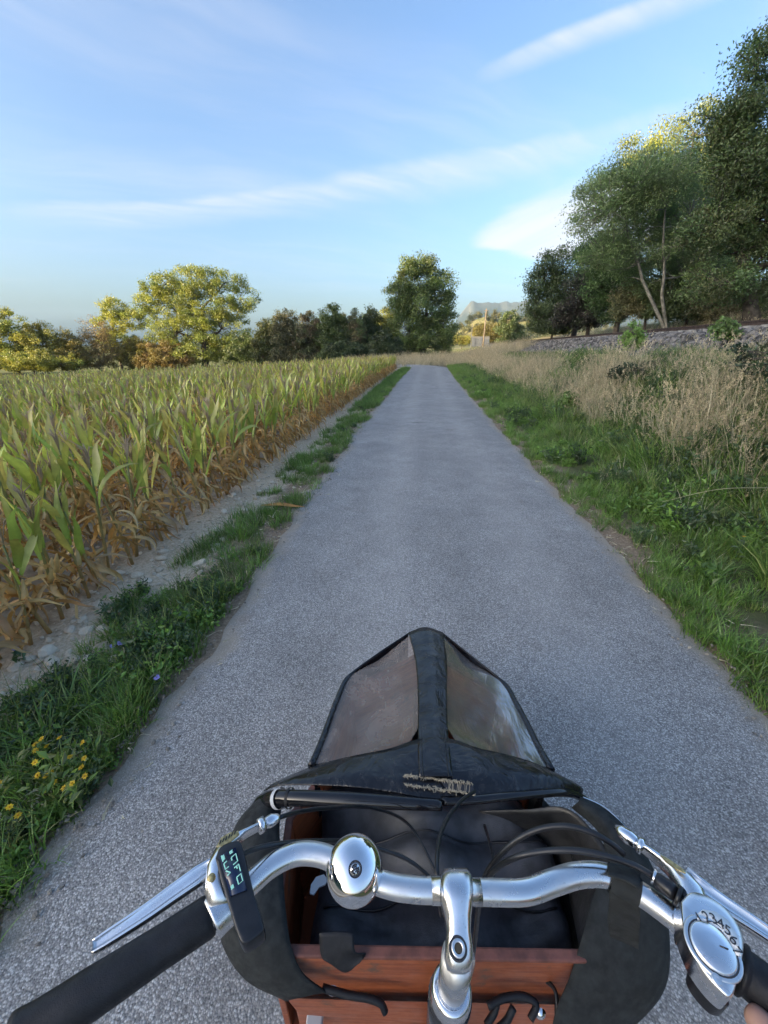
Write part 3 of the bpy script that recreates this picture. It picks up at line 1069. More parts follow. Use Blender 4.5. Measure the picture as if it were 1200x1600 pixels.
tree_px('bare_shrub', 'half-bare shrub of pale twigs left of the broad oak', 'shrub', 148, 58, -2,
        [(148, 520, 22, 24), (135, 540, 22, 24), (165, 545, 22, 20), (148, 560, 30, 14)], [(0.34, 0.24, 0.10), (0.28, 0.21, 0.08)], 170, 50, 0.18, 0.10, 92, bark=M_PALE_BARK, clump=0.6, bare=0.15, trunks=[(-1, 0, 4), (0.6, 0, 4.5), (0.2, 0, 3.6), (1.6, 0, 3.4), (-1.8, 0, 3.2)])
lf = [(15, 520, 34, 40, 54, G_YEL, 'tall sunlit shrub cut by the left frame edge'),
      (60, 532, 38, 36, 55, [(0.32, 0.28, 0.055), (0.25, 0.25, 0.05)], 'rounded sunlit shrub, second from the left frame edge'),
      (105, 545, 28, 30, 56, [(0.26, 0.21, 0.05), (0.2, 0.18, 0.045)], 'golden shrub left of the half-bare twigs'),
      (215, 545, 34, 20, 60, [(0.28, 0.22, 0.05), (0.2, 0.19, 0.04)], 'low golden shrub below the smaller yellow-green tree'),
      (262, 548, 34, 16, 59, [(0.30, 0.21, 0.07), (0.24, 0.2, 0.05)], 'low tawny shrub below the broad oak'),
      (385, 540, 28, 20, 55, G_MID, 'dark shrub at the right edge of the broad oak'),
      (40, 560, 60, 16, 52, G_YEL, 'low olive scrub along the left end of the maize'),
      (-45, 520, 40, 45, 54, G_YEL, 'sunlit shrub beyond the left frame edge')]
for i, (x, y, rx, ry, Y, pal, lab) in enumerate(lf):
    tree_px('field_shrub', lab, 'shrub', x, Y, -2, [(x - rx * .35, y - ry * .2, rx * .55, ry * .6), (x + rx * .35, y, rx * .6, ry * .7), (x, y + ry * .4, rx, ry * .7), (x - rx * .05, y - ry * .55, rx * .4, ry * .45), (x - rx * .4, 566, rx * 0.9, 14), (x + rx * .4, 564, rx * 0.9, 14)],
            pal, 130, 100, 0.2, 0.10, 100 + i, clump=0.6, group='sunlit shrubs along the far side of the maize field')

# --- trees dotting the far hill (a far wood that reads as one mass)
rg = np.random.default_rng(77)
fv = []
for k in range(4):
    mbx = MB()
    n = 420
    c = rg.normal(size=(n, 3)) * np.array((1.3, 1.3, 1.5)) + np.array((0, 0, 3.0))
    pal = np.array([(0.06, 0.08, 0.03), (0.10, 0.11, 0.035), (0.16, 0.15, 0.04), (0.05, 0.065, 0.03)][k])
    add_leaves(mbx, c, 0.9, pal * rg.uniform(0.7, 1.3, (n, 1)), rg)
    mbx.tube([(0, 0, -1), (0, 0, 3)], [0.25, 0.12], 5, col=(0.08, 0.06, 0.05))
    mm = mbx.mesh('far_tree', False)
    mm.materials.append(M_LEAF)
    fv.append(mm)
dg = bpy.context.evaluated_depsgraph_get()
pts = []
hill_o = bpy.data.objects['far_hill']
hv = np.array([v.co[:] for v in hill_o.data.vertices])
hv = hv[(hv[:, 2] > 0.5) & (hv[:, 1] < 445)]
sel = hv[rg.choice(len(hv), 620)] + rg.normal(size=(620, 3)) * np.array((2, 2, 0))
gn_scatter('hillside_wood', sel, np.stack([np.zeros(620), np.zeros(620), rg.uniform(0, 6.28, 620)], -1), rg.uniform(0.5, 1.15, 620), rg.integers(0, 4, 620), fv,
           label='scattered trees covering the low sunlit hill')['category'] = 'wood'

# ------------------------------------------------------------------ maize
def leaf_strip(L, W, th0, bend, twist, az, z0, colA, colB, rg, r0=0.012, nseg=7, wave=0.02, fold=0.25, pw=1.4):
    """one maize leaf: a folded blade that leaves the stalk at angle th0 above level and bends over"""
    t = np.linspace(0, 1, nseg + 1)
    th = th0 - bend * t ** pw
    dl = L / nseg
    h = r0 + np.concatenate([[0], np.cumsum(np.cos(th[:-1]) * dl)])
    z = z0 + np.concatenate([[0], np.cumsum(np.sin(th[:-1]) * dl)])
    w = W * np.sin(np.clip(t * 0.94 + 0.10, 0, 1) * math.pi) ** 0.7 * (1 - 0.25 * t)
    w[-1] = 0.003
    lat = wave * np.sin(t * rg.uniform(5, 9) + rg.uniform(0, 6)) * t
    tw = twist * t
    ca_, sa_ = math.cos(az), math.sin(az)
    V = []
    for i in range(nseg + 1):
        c = np.array((h[i], lat[i], z[i]))
        side = np.array((-math.sin(th[i]) * math.sin(tw[i]), math.cos(tw[i]), math.cos(th[i]) * math.sin(tw[i])))
        upv = np.array((-math.sin(th[i]), 0, math.cos(th[i])))
        for sgn in (-1, 0, 1):
            p = c + side * sgn * w[i] / 2 + upv * (fold * w[i] / 2 if sgn else 0)
            V.append((p[0] * ca_ - p[1] * sa_, p[0] * sa_ + p[1] * ca_, p[2]))
    F = []
    for i in range(nseg):
        for k in (0, 1):
            a = i * 3 + k
            F.append((a, a + 1, a + 4, a + 3))
    cc = np.repeat((np.array(colA)[None] * (1 - t[:, None]) + np.array(colB)[None] * t[:, None]), 3, axis=0)
    cc = cc.copy()
    cc[1::3] *= 1.18
    return np.array(V), np.array(F), cc


GREEN = [(0.38, 0.47, 0.075), (0.46, 0.51, 0.085), (0.31, 0.43, 0.07), (0.54, 0.51, 0.12)]
TAN = [(0.64, 0.42, 0.15), (0.55, 0.31, 0.09), (0.70, 0.52, 0.25), (0.42, 0.22, 0.075)]


def maize_plant(seed, dry):
    """returns stalk, leaves and tassel as (vertices, faces, colours) for one plant about one metre tall"""
    rg = np.random.default_rng(seed)
    h = rg.uniform(0.72, 0.86)
    nseg = 6
    tt = np.linspace(0, 1, nseg)
    pts = np.stack([rg.normal() * 0.03 * tt ** 2, rg.normal() * 0.03 * tt ** 2, tt * h], -1)
    st = MB()
    cs = np.stack([np.array((0.60, 0.38, 0.15)) * (1 - q) + np.array((0.22, 0.26, 0.08)) * q if q < 0.99 else np.array((0.25, 0.28, 0.08)) for q in tt])
    st.tube(pts, np.linspace(0.014, 0.006, nseg), 7, col=cs)
    leaves = []
    nl = int(rg.integers(9, 12))
    az0 = rg.uniform(0, 6.28)
    for k in range(nl):
        f = (k + 0.6) / nl
        z0 = h * (0.10 + 0.88 * f)
        az = az0 + (k % 2) * math.pi + rg.normal() * 0.45
        isdry = f < dry + rg.normal() * 0.07
        if isdry:
            c1 = np.array(TAN[rg.integers(0, 4)]) * rg.uniform(0.8, 1.15)
            c2 = np.array(TAN[rg.integers(0, 4)]) * rg.uniform(0.8, 1.15)
            lf_ = leaf_strip(rg.uniform(0.18, 0.34), rg.uniform(0.026, 0.05), rg.uniform(0.6, 1.3), rg.uniform(2.3, 2.95), rg.uniform(-2.5, 2.5), az, z0, c1, c2, rg, wave=0.035, fold=0.8, pw=0.5)
        else:
            c1 = np.array(GREEN[rg.integers(0, 4)]) * rg.uniform(0.85, 1.15)
            c2 = c1 * 1.1 if rg.random() < 0.35 else np.array(TAN[rg.integers(0, 3)])
            c2 = c1 * 0.45 + c2 * 0.55
            upr = rg.uniform(1.12, 1.46)
            lf_ = leaf_strip(rg.uniform(0.34, 0.52) * (0.75 if k == nl - 1 else 1), rg.uniform(0.046, 0.078), upr, rg.uniform(0.0, 0.45) if rg.random() < 0.84 else rg.uniform(1.2, 2.2), rg.uniform(-0.7, 0.7), az, z0, c1, c2, rg)
        leaves.append(lf_)
    for k in range(6):                       # withered leaves hanging against the lower stalk
        c1 = np.array(TAN[rg.integers(0, 4)]) * rg.uniform(0.75, 1.1)
        c2 = np.array(TAN[rg.integers(0, 4)]) * rg.uniform(0.75, 1.1)
        leaves.append(leaf_strip(rg.uniform(0.2, 0.36), rg.uniform(0.025, 0.05), rg.uniform(-1.0, 0.0), rg.uniform(0.4, 0.7), rg.uniform(-3, 3), rg.uniform(0, 6.28), h * rg.uniform(0.22, 0.6), c1, c2, rg, wave=0.035, fold=0.8))
    # husk of a small cob
    cob = MB()
    a = rg.uniform(0, 6.28)
    z0 = h * rg.uniform(0.36, 0.48)
    d = np.array((math.cos(a) * 0.35, math.sin(a) * 0.35, 1.0))
    q = np.linspace(0, 1, 6)[:, None]
    cob.tube(np.array((0, 0, z0)) + q * d * 0.17, np.array((0.010, 0.024, 0.027, 0.023, 0.014, 0.004)), 7, col=np.array(TAN[0]) * rg.uniform(0.9, 1.2))
    tas = MB()
    for j in range(8):
        a = rg.uniform(0, 6.28)
        e = rg.uniform(0.1, 0.55)
        L = rg.uniform(0.10, 0.2)
        tas.tube([pts[-1], pts[-1] + np.array((math.cos(a) * e * 0.5, math.sin(a) * e * 0.5, 1)) * L * 0.6 + np.array((0, 0, 0.05)), pts[-1] + np.array((math.cos(a) * e, math.sin(a) * e, 0.9)) * L + np.array((0, 0, 0.05))], [0.003, 0.0055, 0.003], 3, col=(0.52, 0.38, 0.25), cap=False)
    return st, leaves, cob, tas


protos = []
for k in range(14):
    dry = [0.5, 0.55, 0.52, 0.6, 0.5, 0.68, 0.58, 0.85, 0.72, 1.0, 0.66, 0.55, 0.92, 0.62][k]
    st, lv, cob, tas = maize_plant(500 + k, dry)
    parts_ = []
    for nm, mbq in (('stalk', st), ('cob', cob), ('tassel', tas)):
        q = mbq.mesh(nm)
        q.materials.append(M_CORN)
        parts_.append((nm, q))
    for (V, F, Cc) in lv:
        mbq = MB()
        mbq.add(V, F, Cc)
        q = mbq.mesh('leaf')
        q.materials.append(M_CORN)
        parts_.append(('leaf', q))
    jn = MB()
    for mbq in (st, cob, tas):
        for v_, c_ in zip(mbq.V, mbq.C):
            pass
        V = np.vstack(mbq.V)
        Cc = np.vstack(mbq.C)
        base = jn.n
        jn.V.append(V)
        jn.C.append(Cc)
        jn.n += len(V)
        for f3 in mbq.F3:
            jn.F3.append(f3 + base)
        for f4 in mbq.F4:
            jn.F4.append(f4 + base)
    for (V, F, Cc) in lv:
        jn.add(V, F, Cc)
    jm = jn.mesh('maize_plant')
    jm.materials.append(M_CORN)
    protos.append((parts_, jm, dry))

rg = np.random.default_rng(31)
plants = []
for row in range(54):
    lat0 = -2.46 - 0.62 * row
    y = -1.5 + rg.uniform(0, 0.2)
    while y < 31:
        y += rg.uniform(0.10, 0.17) if row < 14 else rg.uniform(0.15, 0.26)
        if rg.random() < 0.05:
            continue
        X = float(cx(y)) + lat0 + rg.normal() * 0.035
        edge = 29.5 - 0.05 * abs(lat0) + rg.normal() * 0.4
        if y > edge:
            break
        if y < 0.3 or (-X) > y * 1.12 + 2.6:        # well outside the view
            continue
        plants.append((X, y, row))
plants = np.array(plants)
PZ = gz(plants[:, 0], plants[:, 1])
vis = (-plants[:, 0] < plants[:, 1] * 1.02 + 0.35)
dist_ = np.hypot(plants[:, 0], plants[:, 1]) + plants[:, 2] * 1.6 + np.where(vis, 0, 1000)
order = np.argsort(dist_)
near = order[:300]
rest = order[300:]
MZ = 'maize plants of the nearest rows'
ORD = ['front', 'second', 'third', 'fourth', 'fifth', 'sixth', 'seventh', 'eighth', 'ninth', 'tenth'] + ['deeper'] * 60
uniq = {}
fr_ = sorted([(plants[i][1], q) for q, i in enumerate(near) if plants[i][2] == 0])[:16]
for k_, (yy_, q_) in enumerate(fr_):
    uniq[q_] = 'front-row maize plant, %s from the left frame edge along the gravel' % (['nearest'] + ['%dth' % j if j > 3 else ('2nd', '3rd')[j - 2] for j in range(2, 17)])[k_]
for q, i in enumerate(near):
    X, Y, row = plants[i]
    k = int(rg.integers(0, 14))
    if row == 0 and protos[k][2] > 0.8:
        k = int(rg.integers(0, 7))
    rot = (rg.normal() * 0.09, rg.normal() * 0.09 + (0.06 if row == 0 else 0), rg.uniform(0, 6.28))
    sc = rg.uniform(0.80, 1.06) if row < 2 else rg.uniform(0.72, 0.98)
    lab = 'maize plant standing in the %s row from the path, dry below and green above' % ORD[int(row)]
    if q in uniq:
        lab = uniq[q]
    if q < 70:
        root = empty('maize_plant', (X, Y, PZ[i] - 0.01), lab, 'maize plant', MZ)
        root.rotation_euler = rot
        root.scale = (sc,) * 3
        for nm, q_ in protos[k][0]:
            link(nm, q_, root)
    else:
        o = link('maize_plant', protos[k][1], None, (X, Y, PZ[i] - 0.01), label=lab, cat='maize plant', group=MZ)
        o.rotation_euler = rot
        o.scale = (sc,) * 3
n = len(rest)
kk = rg.integers(0, 14, n)
gn_scatter('maize_field', np.stack([plants[rest, 0], plants[rest, 1], PZ[rest] - 0.01], -1),
           np.stack([rg.normal(size=n) * 0.06, rg.normal(size=n) * 0.06, rg.uniform(0, 6.28, n)], -1), rg.uniform(0.72, 1.02, n) + 0.08 * wob(plants[rest, 0], plants[rest, 1], 0.35), kk, [p[1] for p in protos],
           label='ripening maize crop filling the field to the far hedge')['category'] = 'maize crop'

# ------------------------------------------------------------------ grasses and weeds
def tuft(seed, nbl, h, w, spread, lean, cols, head=None, mat=None, seg=4):
    rg = np.random.default_rng(seed)
    mb = MB()
    for i in range(nbl):
        a = rg.uniform(0, 6.28)
        r = spread * math.sqrt(rg.random())
        b0 = np.array((math.cos(a) * r, math.sin(a) * r, -0.01))
        L = h * rg.uniform(0.5, 1.15)
        a2 = a + rg.normal() * 0.7
        ln = lean * rg.uniform(0.3, 1.3)
        t = np.linspace(0, 1, seg + 1)
        hor = L * ln * t ** 1.8
        z = L * t * (1 - 0.35 * ln * t)
        d = np.array((math.cos(a2), math.sin(a2), 0))
        c = b0 + d * hor[:, None] + np.array((0, 0, 1)) * z[:, None]
        s = np.array((-math.sin(a2), math.cos(a2), 0))
        s = s * math.cos(0.6) + d * math.sin(0.6) * rg.choice((-1, 1))
        ww = w * (1 - t ** 1.5 * 0.92) * rg.uniform(0.7, 1.2)
        V = np.stack([c - s * ww[:, None] / 2, c + s * ww[:, None] / 2], 1).reshape(-1, 3)
        i0 = np.arange(seg)[:, None] * 2
        F = np.hstack([i0, i0 + 1, i0 + 3, i0 + 2])
        cc = np.array(cols[rg.integers(0, len(cols))]) * rg.uniform(0.75, 1.25)
        mb.add(V, F, cc)
        if head and rg.random() < head[0]:
            n = 14
            tt = rg.random(n)
            pc = c[-1] - (c[-1] - c[-2]) * tt[:, None] * head[1] / (np.linalg.norm(c[-1] - c[-2]) + 1e-6) + rg.normal(size=(n, 3)) * 0.008
            add_leaves(mb, pc, 0.028, np.tile(np.array(head[2]) * rg.uniform(0.8, 1.2), (n, 1)), rg, droop=-0.8, slim=0.3)
    me = mb.mesh('tuft', False)
    me.materials.append(mat or M_GRASS)
    return me


def weed(seed, n, h, spread, leaf, cols, slim=0.45):
    rg = np.random.default_rng(seed)
    mb = MB()
    for i in range(n):
        a = rg.uniform(0, 6.28)
        tip = np.array((math.cos(a) * spread * rg.random(), math.sin(a) * spread * rg.random(), h * rg.uniform(0.4, 1.1)))
        b0 = tip * np.array((0.25, 0.25, 0))
        mb.tube([b0, (b0 + tip) / 2 + rg.normal(size=3) * 0.01, tip], [0.0025, 0.002, 0.001], 3, col=np.array(cols[0]) * 0.9, cap=False)
        m_ = 13
        tt = rg.random(m_)
        pc = b0 + (tip - b0) * tt[:, None] + rg.normal(size=(m_, 3)) * leaf * 0.55
        pc[:, 2] = np.maximum(pc[:, 2], 0.01)
        cc = np.array([cols[k] for k in rg.integers(0, len(cols), m_)]) * rg.uniform(0.75, 1.25, (m_, 1))
        add_leaves(mb, pc, leaf, cc, rg, droop=0.1, slim=slim)
    me = mb.mesh('weed', False)
    me.materials.append(M_GRASS)
    return me


GR = [(0.16, 0.25, 0.05), (0.20, 0.29, 0.055), (0.13, 0.21, 0.045), (0.27, 0.30, 0.09)]
GRB = [(0.16, 0.29, 0.05), (0.20, 0.33, 0.06), (0.13, 0.235, 0.045)]
GRD = [(0.065, 0.115, 0.04), (0.085, 0.14, 0.05), (0.11, 0.15, 0.06)]
DRYC = [(0.58, 0.51, 0.34), (0.50, 0.43, 0.28), (0.68, 0.61, 0.43), (0.40, 0.33, 0.20)]
short_v = [tuft(200 + i, 34, 0.11, 0.006, 0.07, 0.7, GR + (DRYC[:1] if i % 2 else [])) for i in range(5)] + [tuft(210 + i, 30, 0.16, 0.006, 0.06, 0.6, GRB) for i in range(3)]
long_v = [tuft(220 + i, 30, 0.32, 0.009, 0.07, 0.65, GR) for i in range(3)] + [tuft(226 + i, 26, 0.30, 0.011, 0.06, 0.9, GRB) for i in range(2)] + [tuft(230 + i, 30, 0.30, 0.005, 0.08, 0.6, GRD + DRYC[:1]) for i in range(2)]
weed_v = [weed(240 + i, 12, 0.16, 0.14, 0.05, GRB) for i in range(3)] + [weed(246 + i, 12, 0.20, 0.13, 0.045, GRD) for i in range(3)]
dry_v = [tuft(260 + i, 15, 0.85, 0.0070, 0.15, 0.34, DRYC, head=(0.75, 0.11, (0.58, 0.48, 0.30)), mat=M_DRY, seg=5) for i in range(5)] + \
        [tuft(270 + i, 18, 0.55, 0.0065, 0.14, 0.55, DRYC + GRD[:1], head=(0.5, 0.09, (0.50, 0.41, 0.25)), mat=M_DRY, seg=5) for i in range(3)]


def clump_field(X, Y, s, seed):
    return 0.5 + 0.5 * wob(X, Y, s, seed)


def rand_rot(rg, n, tilt=0.12):
    return np.stack([rg.normal(size=n) * tilt, rg.normal(size=n) * tilt, rg.uniform(0, 6.28, n)], -1)


def verge(name, n, lat_a, lat_b, ya_, yb_, pw, variants, s0, s1, label, seed, thr=0.0, cs=1.6, cat='grass', edge_pow=1.0, zoff=0.0, growth=0.0, lat_pow=1.0):
    rg = np.random.default_rng(seed)
    Y = ya_ + (yb_ - ya_) * rg.random(n) ** pw
    u = rg.random(n) ** lat_pow
    lat = lat_a + (lat_b - lat_a) * u
    X = cx(Y) + lat
    cf = clump_field(X, Y, cs, seed % 7)
    keep = cf > thr * rg.uniform(0.5, 1.5, n)
    X, Y, cf = X[keep], Y[keep], cf[keep]
    n = len(X)
    Z = gz(X, Y)
    sc = rg.uniform(s0, s1, n) * (0.75 + 0.5 * cf) * (1 + growth * np.clip(Y / 25, 0, 1))
    o = gn_scatter(name, np.stack([X, Y, Z + zoff], -1), rand_rot(rg, n), sc, rg.integers(0, len(variants), n), variants, label=label)
    o['category'] = cat
    return o


# right verge: mown green strip, longer green fringe, then tall dry grass up the bank
verge('verge_grass', 9500, 1.42, 3.1, 0.4, 34, 1.7, short_v, 0.35, 1.05, 'short green grass strip along the right edge of the path', 301, thr=0.42, cs=2.3, growth=0.5)
verge('verge_weeds', 900, 1.6, 3.6, 0.4, 20, 1.6, weed_v[:4], 0.6, 1.2, 'leafy green weeds in the strip right of the path', 302, thr=0.55, cat='weeds')
verge('long_grass', 3600, 2.2, 4.2, 0.6, 34, 1.5, long_v, 0.5, 1.1, 'longer green grass fringe below the dry bank', 303, thr=0.30)
verge('bank_undergrowth', 5200, 2.6, 5.6, 1.0, 30, 1.7, weed_v[3:] + long_v, 0.7, 1.6, 'dark green undergrowth low in the dry bank', 304, thr=0.35, cat='weeds')
verge('dry_grass', 2500, 3.0, 4.5, 4.6, 36, 1.0, dry_v, 0.5, 1.0, 'tall straw-coloured dry grass covering the bank below the railway', 305, thr=0.42, cs=1.1)
verge('sparse_dry_grass', 420, 2.9, 5.2, 1.6, 6, 1.0, dry_v, 0.5, 0.95, 'scattered dry stems among the green of the near bank', 309, thr=0.45, cs=1.6)
verge('bank_top_grass', 2000, 4.4, 5.6, 3.0, 40, 1.2, long_v + dry_v[5:], 0.3, 0.6, 'mixed short grass high on the bank below the ballast', 308, thr=0.2, cs=1.1)
verge('far_dry_grass', 2600, -9, 9.0, 34, 52, 1.0, dry_v, 0.7, 1.25, 'pale dry grass beyond the bend of the path', 306, thr=0.15, cs=0.5)
rg = np.random.default_rng(307)
n = 3200
Y = 6 + 46 * rg.random(n)
X = rail_x(Y) + 3.6 + 4.5 * rg.random(n)
tv_ = dry_v[5:] + dry_v[:2] + long_v
gn_scatter('trackside_grass', np.stack([X, Y, gz(X, Y)], -1), rand_rot(rg, n), rg.uniform(0.5, 0.9, n), rg.integers(0, len(tv_), n), tv_, label='pale grass strip between the railway and the trees')['category'] = 'grass'
# left verge: green weeds beside the asphalt
verge('left_verge_grass', 3800, -2.08, -1.38, 0.3, 31, 1.6, short_v, 0.45, 1.0, 'ragged green grass along the left edge of the path', 311, thr=0.5, cs=3.4, growth=0.6)
verge('left_verge_weeds', 900, -2.15, -1.42, 0.35, 2.3, 1.0, weed_v + short_v + long_v[:2], 0.35, 0.7, 'thick green weeds beside the path near the handlebar', 312, thr=0.45, cs=3.2, cat='weeds')
verge('left_verge_tufts', 420, -1.8, -1.45, 2.4, 24, 1.4, weed_v + long_v, 0.35, 0.65, 'scattered green tufts between gravel and asphalt', 313, thr=0.75, cs=2.9, cat='weeds')
verge('field_corner_grass', 1500, -2.1, -1.42, 11, 31, 1.0, short_v, 0.7, 1.3, 'green grass strip at the far corner of the maize', 314, thr=0.3)

# ------------------------------------------------------------------ stones of the gravel strip
M_STONE = stone_mat('limestone', (0.50, 0.40, 0.28), (0.86, 0.76, 0.60))
sv_ = [stone_mesh('limestone', M_STONE, 20 + i, 0.6, 2) for i in range(6)]
rg = np.random.default_rng(55)
n = 6500
Y = 0.8 + 28 * rg.random(n) ** 1.8
lat = np.where(rg.random(n) < 0.75, -2.15 + rg.normal(size=n) * 0.2, rg.uniform(-4.2, -1.5, n))
X = cx(Y) + lat
gn_scatter('gravel', np.stack([X, Y, gz(X, Y) + 0.004], -1), rand_rot(rg, n, 0.3), 0.006 + 0.030 * rg.random(n) ** 2.4, rg.integers(0, 6, n), sv_,
           label='loose pale gravel strip between the maize and the verge')['category'] = 'gravel'
# crumbs of asphalt, grit and straw along both edges of the path
crumb_mat = stone_mat('grit', (0.14, 0.12, 0.10), (0.55, 0.48, 0.38))
cv_ = [stone_mesh('grit', crumb_mat, 40 + i, 0.6, 1) for i in range(4)]
n = 5200
Y = 0.5 + 24 * rg.random(n) ** 1.8
side = np.where(rg.random(n) < 0.6, -1, 1)
off_ = 1.44 + rg.normal(size=n) * 0.07 - np.abs(rg.normal(size=n)) * 0.10 * (rg.random(n) < 0.3)
X = cx(Y) + side * off_
zz_ = np.where(off_ < 1.46, 0.026, np.maximum(gz(X, Y), 0.0) + 0.004)
gn_scatter('edge_grit', np.stack([X, Y, zz_], -1), rand_rot(rg, n, 0.4), 0.004 + 0.016 * rg.random(n) ** 2.5, rg.integers(0, 4, n), cv_,
           label='crumbled asphalt and grit along both edges of the path')['category'] = 'grit'
straw_v = [tuft(760 + i, 3, 0.10, 0.006, 0.03, 0.9, DRYC, mat=M_DRY) for i in range(3)]
n = 420
Y = 0.8 + 20 * rg.random(n) ** 1.6
side = np.where(rg.random(n) < 0.55, -1, 1)
X = cx(Y) + side * (1.5 + rg.normal(size=n) * 0.13)
lay = rand_rot(rg, n, 0.1)
lay[:, 0] += 1.45
gn_scatter('straw_litter', np.stack([X, Y, np.full(n, 0.035)], -1), lay, rg.uniform(0.5, 1.1, n), rg.integers(0, 3, n), straw_v,
           label='dead straw bits lying along the path edges')['category'] = 'litter'
n = 190
Y = 1.6 + 15 * rg.random(n) ** 1.8
lat = np.where(rg.random(n) < 0.7, -2.12 + rg.normal(size=n) * 0.17, rg.uniform(-3.3, -1.62, n))
X = cx(Y) + lat
spec = [(X[i], Y[i], rg.uniform(0.03, 0.08), None) for i in range(n)]
for (x, y, s_, lab) in [(305, 912, 0.085, 'whitish stone pair member nearest the asphalt in the weeds'), (304, 950, 0.07, 'small white stone at the asphalt edge below the paler stone'),
                        (70, 1010, 0.08, 'flat yellowish stone under the nearest maize plant'), (225, 905, 0.08, 'flat grey-white stone on the bare strip by the maize'),
                        (335, 850, 0.09, 'rounded white stone between weeds and gravel, farther up')]:
    p = P(x, y, -0.02)
    spec.append((p.x, p.y, s_, lab))
for (x, y, s_, lab) in spec:
    o = link('stone', sv_[int(rg.integers(0, 6))], None, (x, y, float(gz(x, y)) + s_ * 0.12), label=lab or ('pale limestone %s' % ('half hidden among the maize stalks' if x - float(cx(y)) < -2.5 else ('at the grassy edge of the asphalt' if x - float(cx(y)) > -1.8 else ('fist-sized in the gravel strip' if s_ > 0.055 else 'small in the gravel strip beside the maize')))), cat='stone', group='loose limestones along the maize field')
    o.scale = (s_, s_, s_)
    o.rotation_euler = (rg.normal() * 0.2, rg.normal() * 0.2, rg.uniform(0, 6.28))

# ------------------------------------------------------------------ single plants
def shrub(name, label, cat, loc, lobes, pal, ncl, per, leaf, seed, clump, twig=0.004, tr=0.012, group=None, slim=0.55):
    return make_tree(name, label, cat, loc, lobes, pal, ncl, per, leaf, tr, seed, clump=clump, twig=twig, group=group, slim=slim, parts=('stem', 'foliage'))


BRAM = [(0.035, 0.065, 0.028), (0.05, 0.085, 0.03), (0.07, 0.10, 0.035), (0.09, 0.075, 0.035)]
for i, (la_, Y, w, h, lab) in enumerate([(3.35, 2.6, 0.55, 0.42, 'dark bramble bush low in the verge, closest to the rider'),
                                         (4.0, 3.6, 0.9, 0.7, 'dark bramble bush at the right frame edge below the dry grass'),
                                         (4.6, 5.0, 1.0, 0.65, 'bramble patch behind the dark bush at the right frame edge'),
                                         (4.3, 8.2, 0.7, 0.35, 'bramble patch in the middle of the dry bank'),
                                         (3.1, 1.7, 0.45, 0.3, 'low bramble cut by the right frame edge beside the grass tufts')]):
    X = float(cx(Y)) + la_
    shrub('bramble', lab, 'bramble', (X, Y, float(gz(X, Y))), [(-w * .4, 0, h * .5, w * .55, w * .5, h * .5), (w * .4, .1, h * .6, w * .6, w * .5, h * .55), (0, -w * .3, h * .35, w * .7, w * .4, h * .4)], BRAM, 130, 40, 0.055, 600 + i, 0.13, group='brambles on the bank')
for i, (x, y, Y, w, h, pal, lab) in enumerate([(985, 545, 10.5, 0.5, 0.95, [(0.13, 0.22, 0.04), (0.16, 0.25, 0.05)], 'pale green sapling rising from the dry grass in front of the ballast'),
                                               (893, 615, 8.5, 0.35, 0.5, [(0.11, 0.18, 0.04), (0.13, 0.2, 0.045)], 'small light green sapling low in the dry grass'),
                                               (1130, 528, 9.0, 0.5, 0.6, [(0.10, 0.17, 0.04), (0.13, 0.19, 0.05)], 'light green sapling at the foot of the ballast near the right frame edge')]):
    X = at(x, y, Y).x
    shrub('sapling', lab, 'sapling', (X, Y, float(gz(X, Y))), [(0, 0, h * .75, w * .4, w * .4, h * .3), (w * .3, 0, h * .55, w * .35, w * .35, h * .25), (-w * .35, 0, h * .6, w * .3, w * .3, h * .2)], pal, 34, 22, 0.07, 620 + i, 0.1, tr=0.012)

# tall yellow-flowered weed and blue chicory on the left verge
M_PETAL = foliage_mat('petal', 0.3, 0.03, 0.12)


def flower_plant(name, label, loc, n, h, spread, pcol, psize, npet, seed, leafcols):
    rg = np.random.default_rng(seed)
    root = empty(name, loc, label, 'wildflower')
    for i in range(n):
        a = rg.uniform(0, 6.28)
        r = spread * math.sqrt(rg.random())
        tip = np.array((math.cos(a) * r, math.sin(a) * r, h * rg.uniform(0.7, 1.1)))
        b0 = tip * np.array((0.2, 0.2, 0))
        mb = MB()
        mid = (b0 + tip) / 2 + rg.normal(size=3) * 0.015
        mb.tube([b0, mid, tip], [0.0028, 0.002, 0.0014], 5, col=leafcols[0])
        m_ = 16
        tt = rg.random(m_)
        pc = b0 + (tip - b0) * tt[:, None] * 0.9 + rg.normal(size=(m_, 3)) * 0.02
        pc[:, 2] = np.maximum(0.01, pc[:, 2])
        add_leaves(mb, pc, 0.045, np.array([leafcols[k] for k in rg.integers(0, len(leafcols), m_)]) * rg.uniform(0.8, 1.2, (m_, 1)), rg, slim=0.4)
        mb.build('stem', M_GRASS, root, smooth=False)
        fl = MB()
        up = unit(np.array((rg.normal() * 0.35, rg.normal() * 0.35 - 0.25, 1.0)))
        ax = unit(np.cross(up, (1, 0.2, 0)))
        ay = np.cross(up, ax)
        for k in range(npet):
            th = 2 * math.pi * k / npet
            d = ax * math.cos(th) + ay * math.sin(th)
            s = np.cross(up, d)
            L = psize * rg.uniform(0.85, 1.1)
            fl.add(np.array([tip, tip + d * L * .6 + s * L * .28 + up * L * .12, tip + d * L + up * L * .05, tip + d * L * .6 - s * L * .28 + up * L * .12]), np.array([[0, 1, 2, 3]]), pcol)
        fl.tube([tip - up * 0.004, tip + up * 0.004], [psize * .22, psize * .16], 7, col=np.array(pcol) * np.array((0.8, 0.6, 0.5)))
        fl.build('flower', M_PETAL, root, smooth=False)
    return root


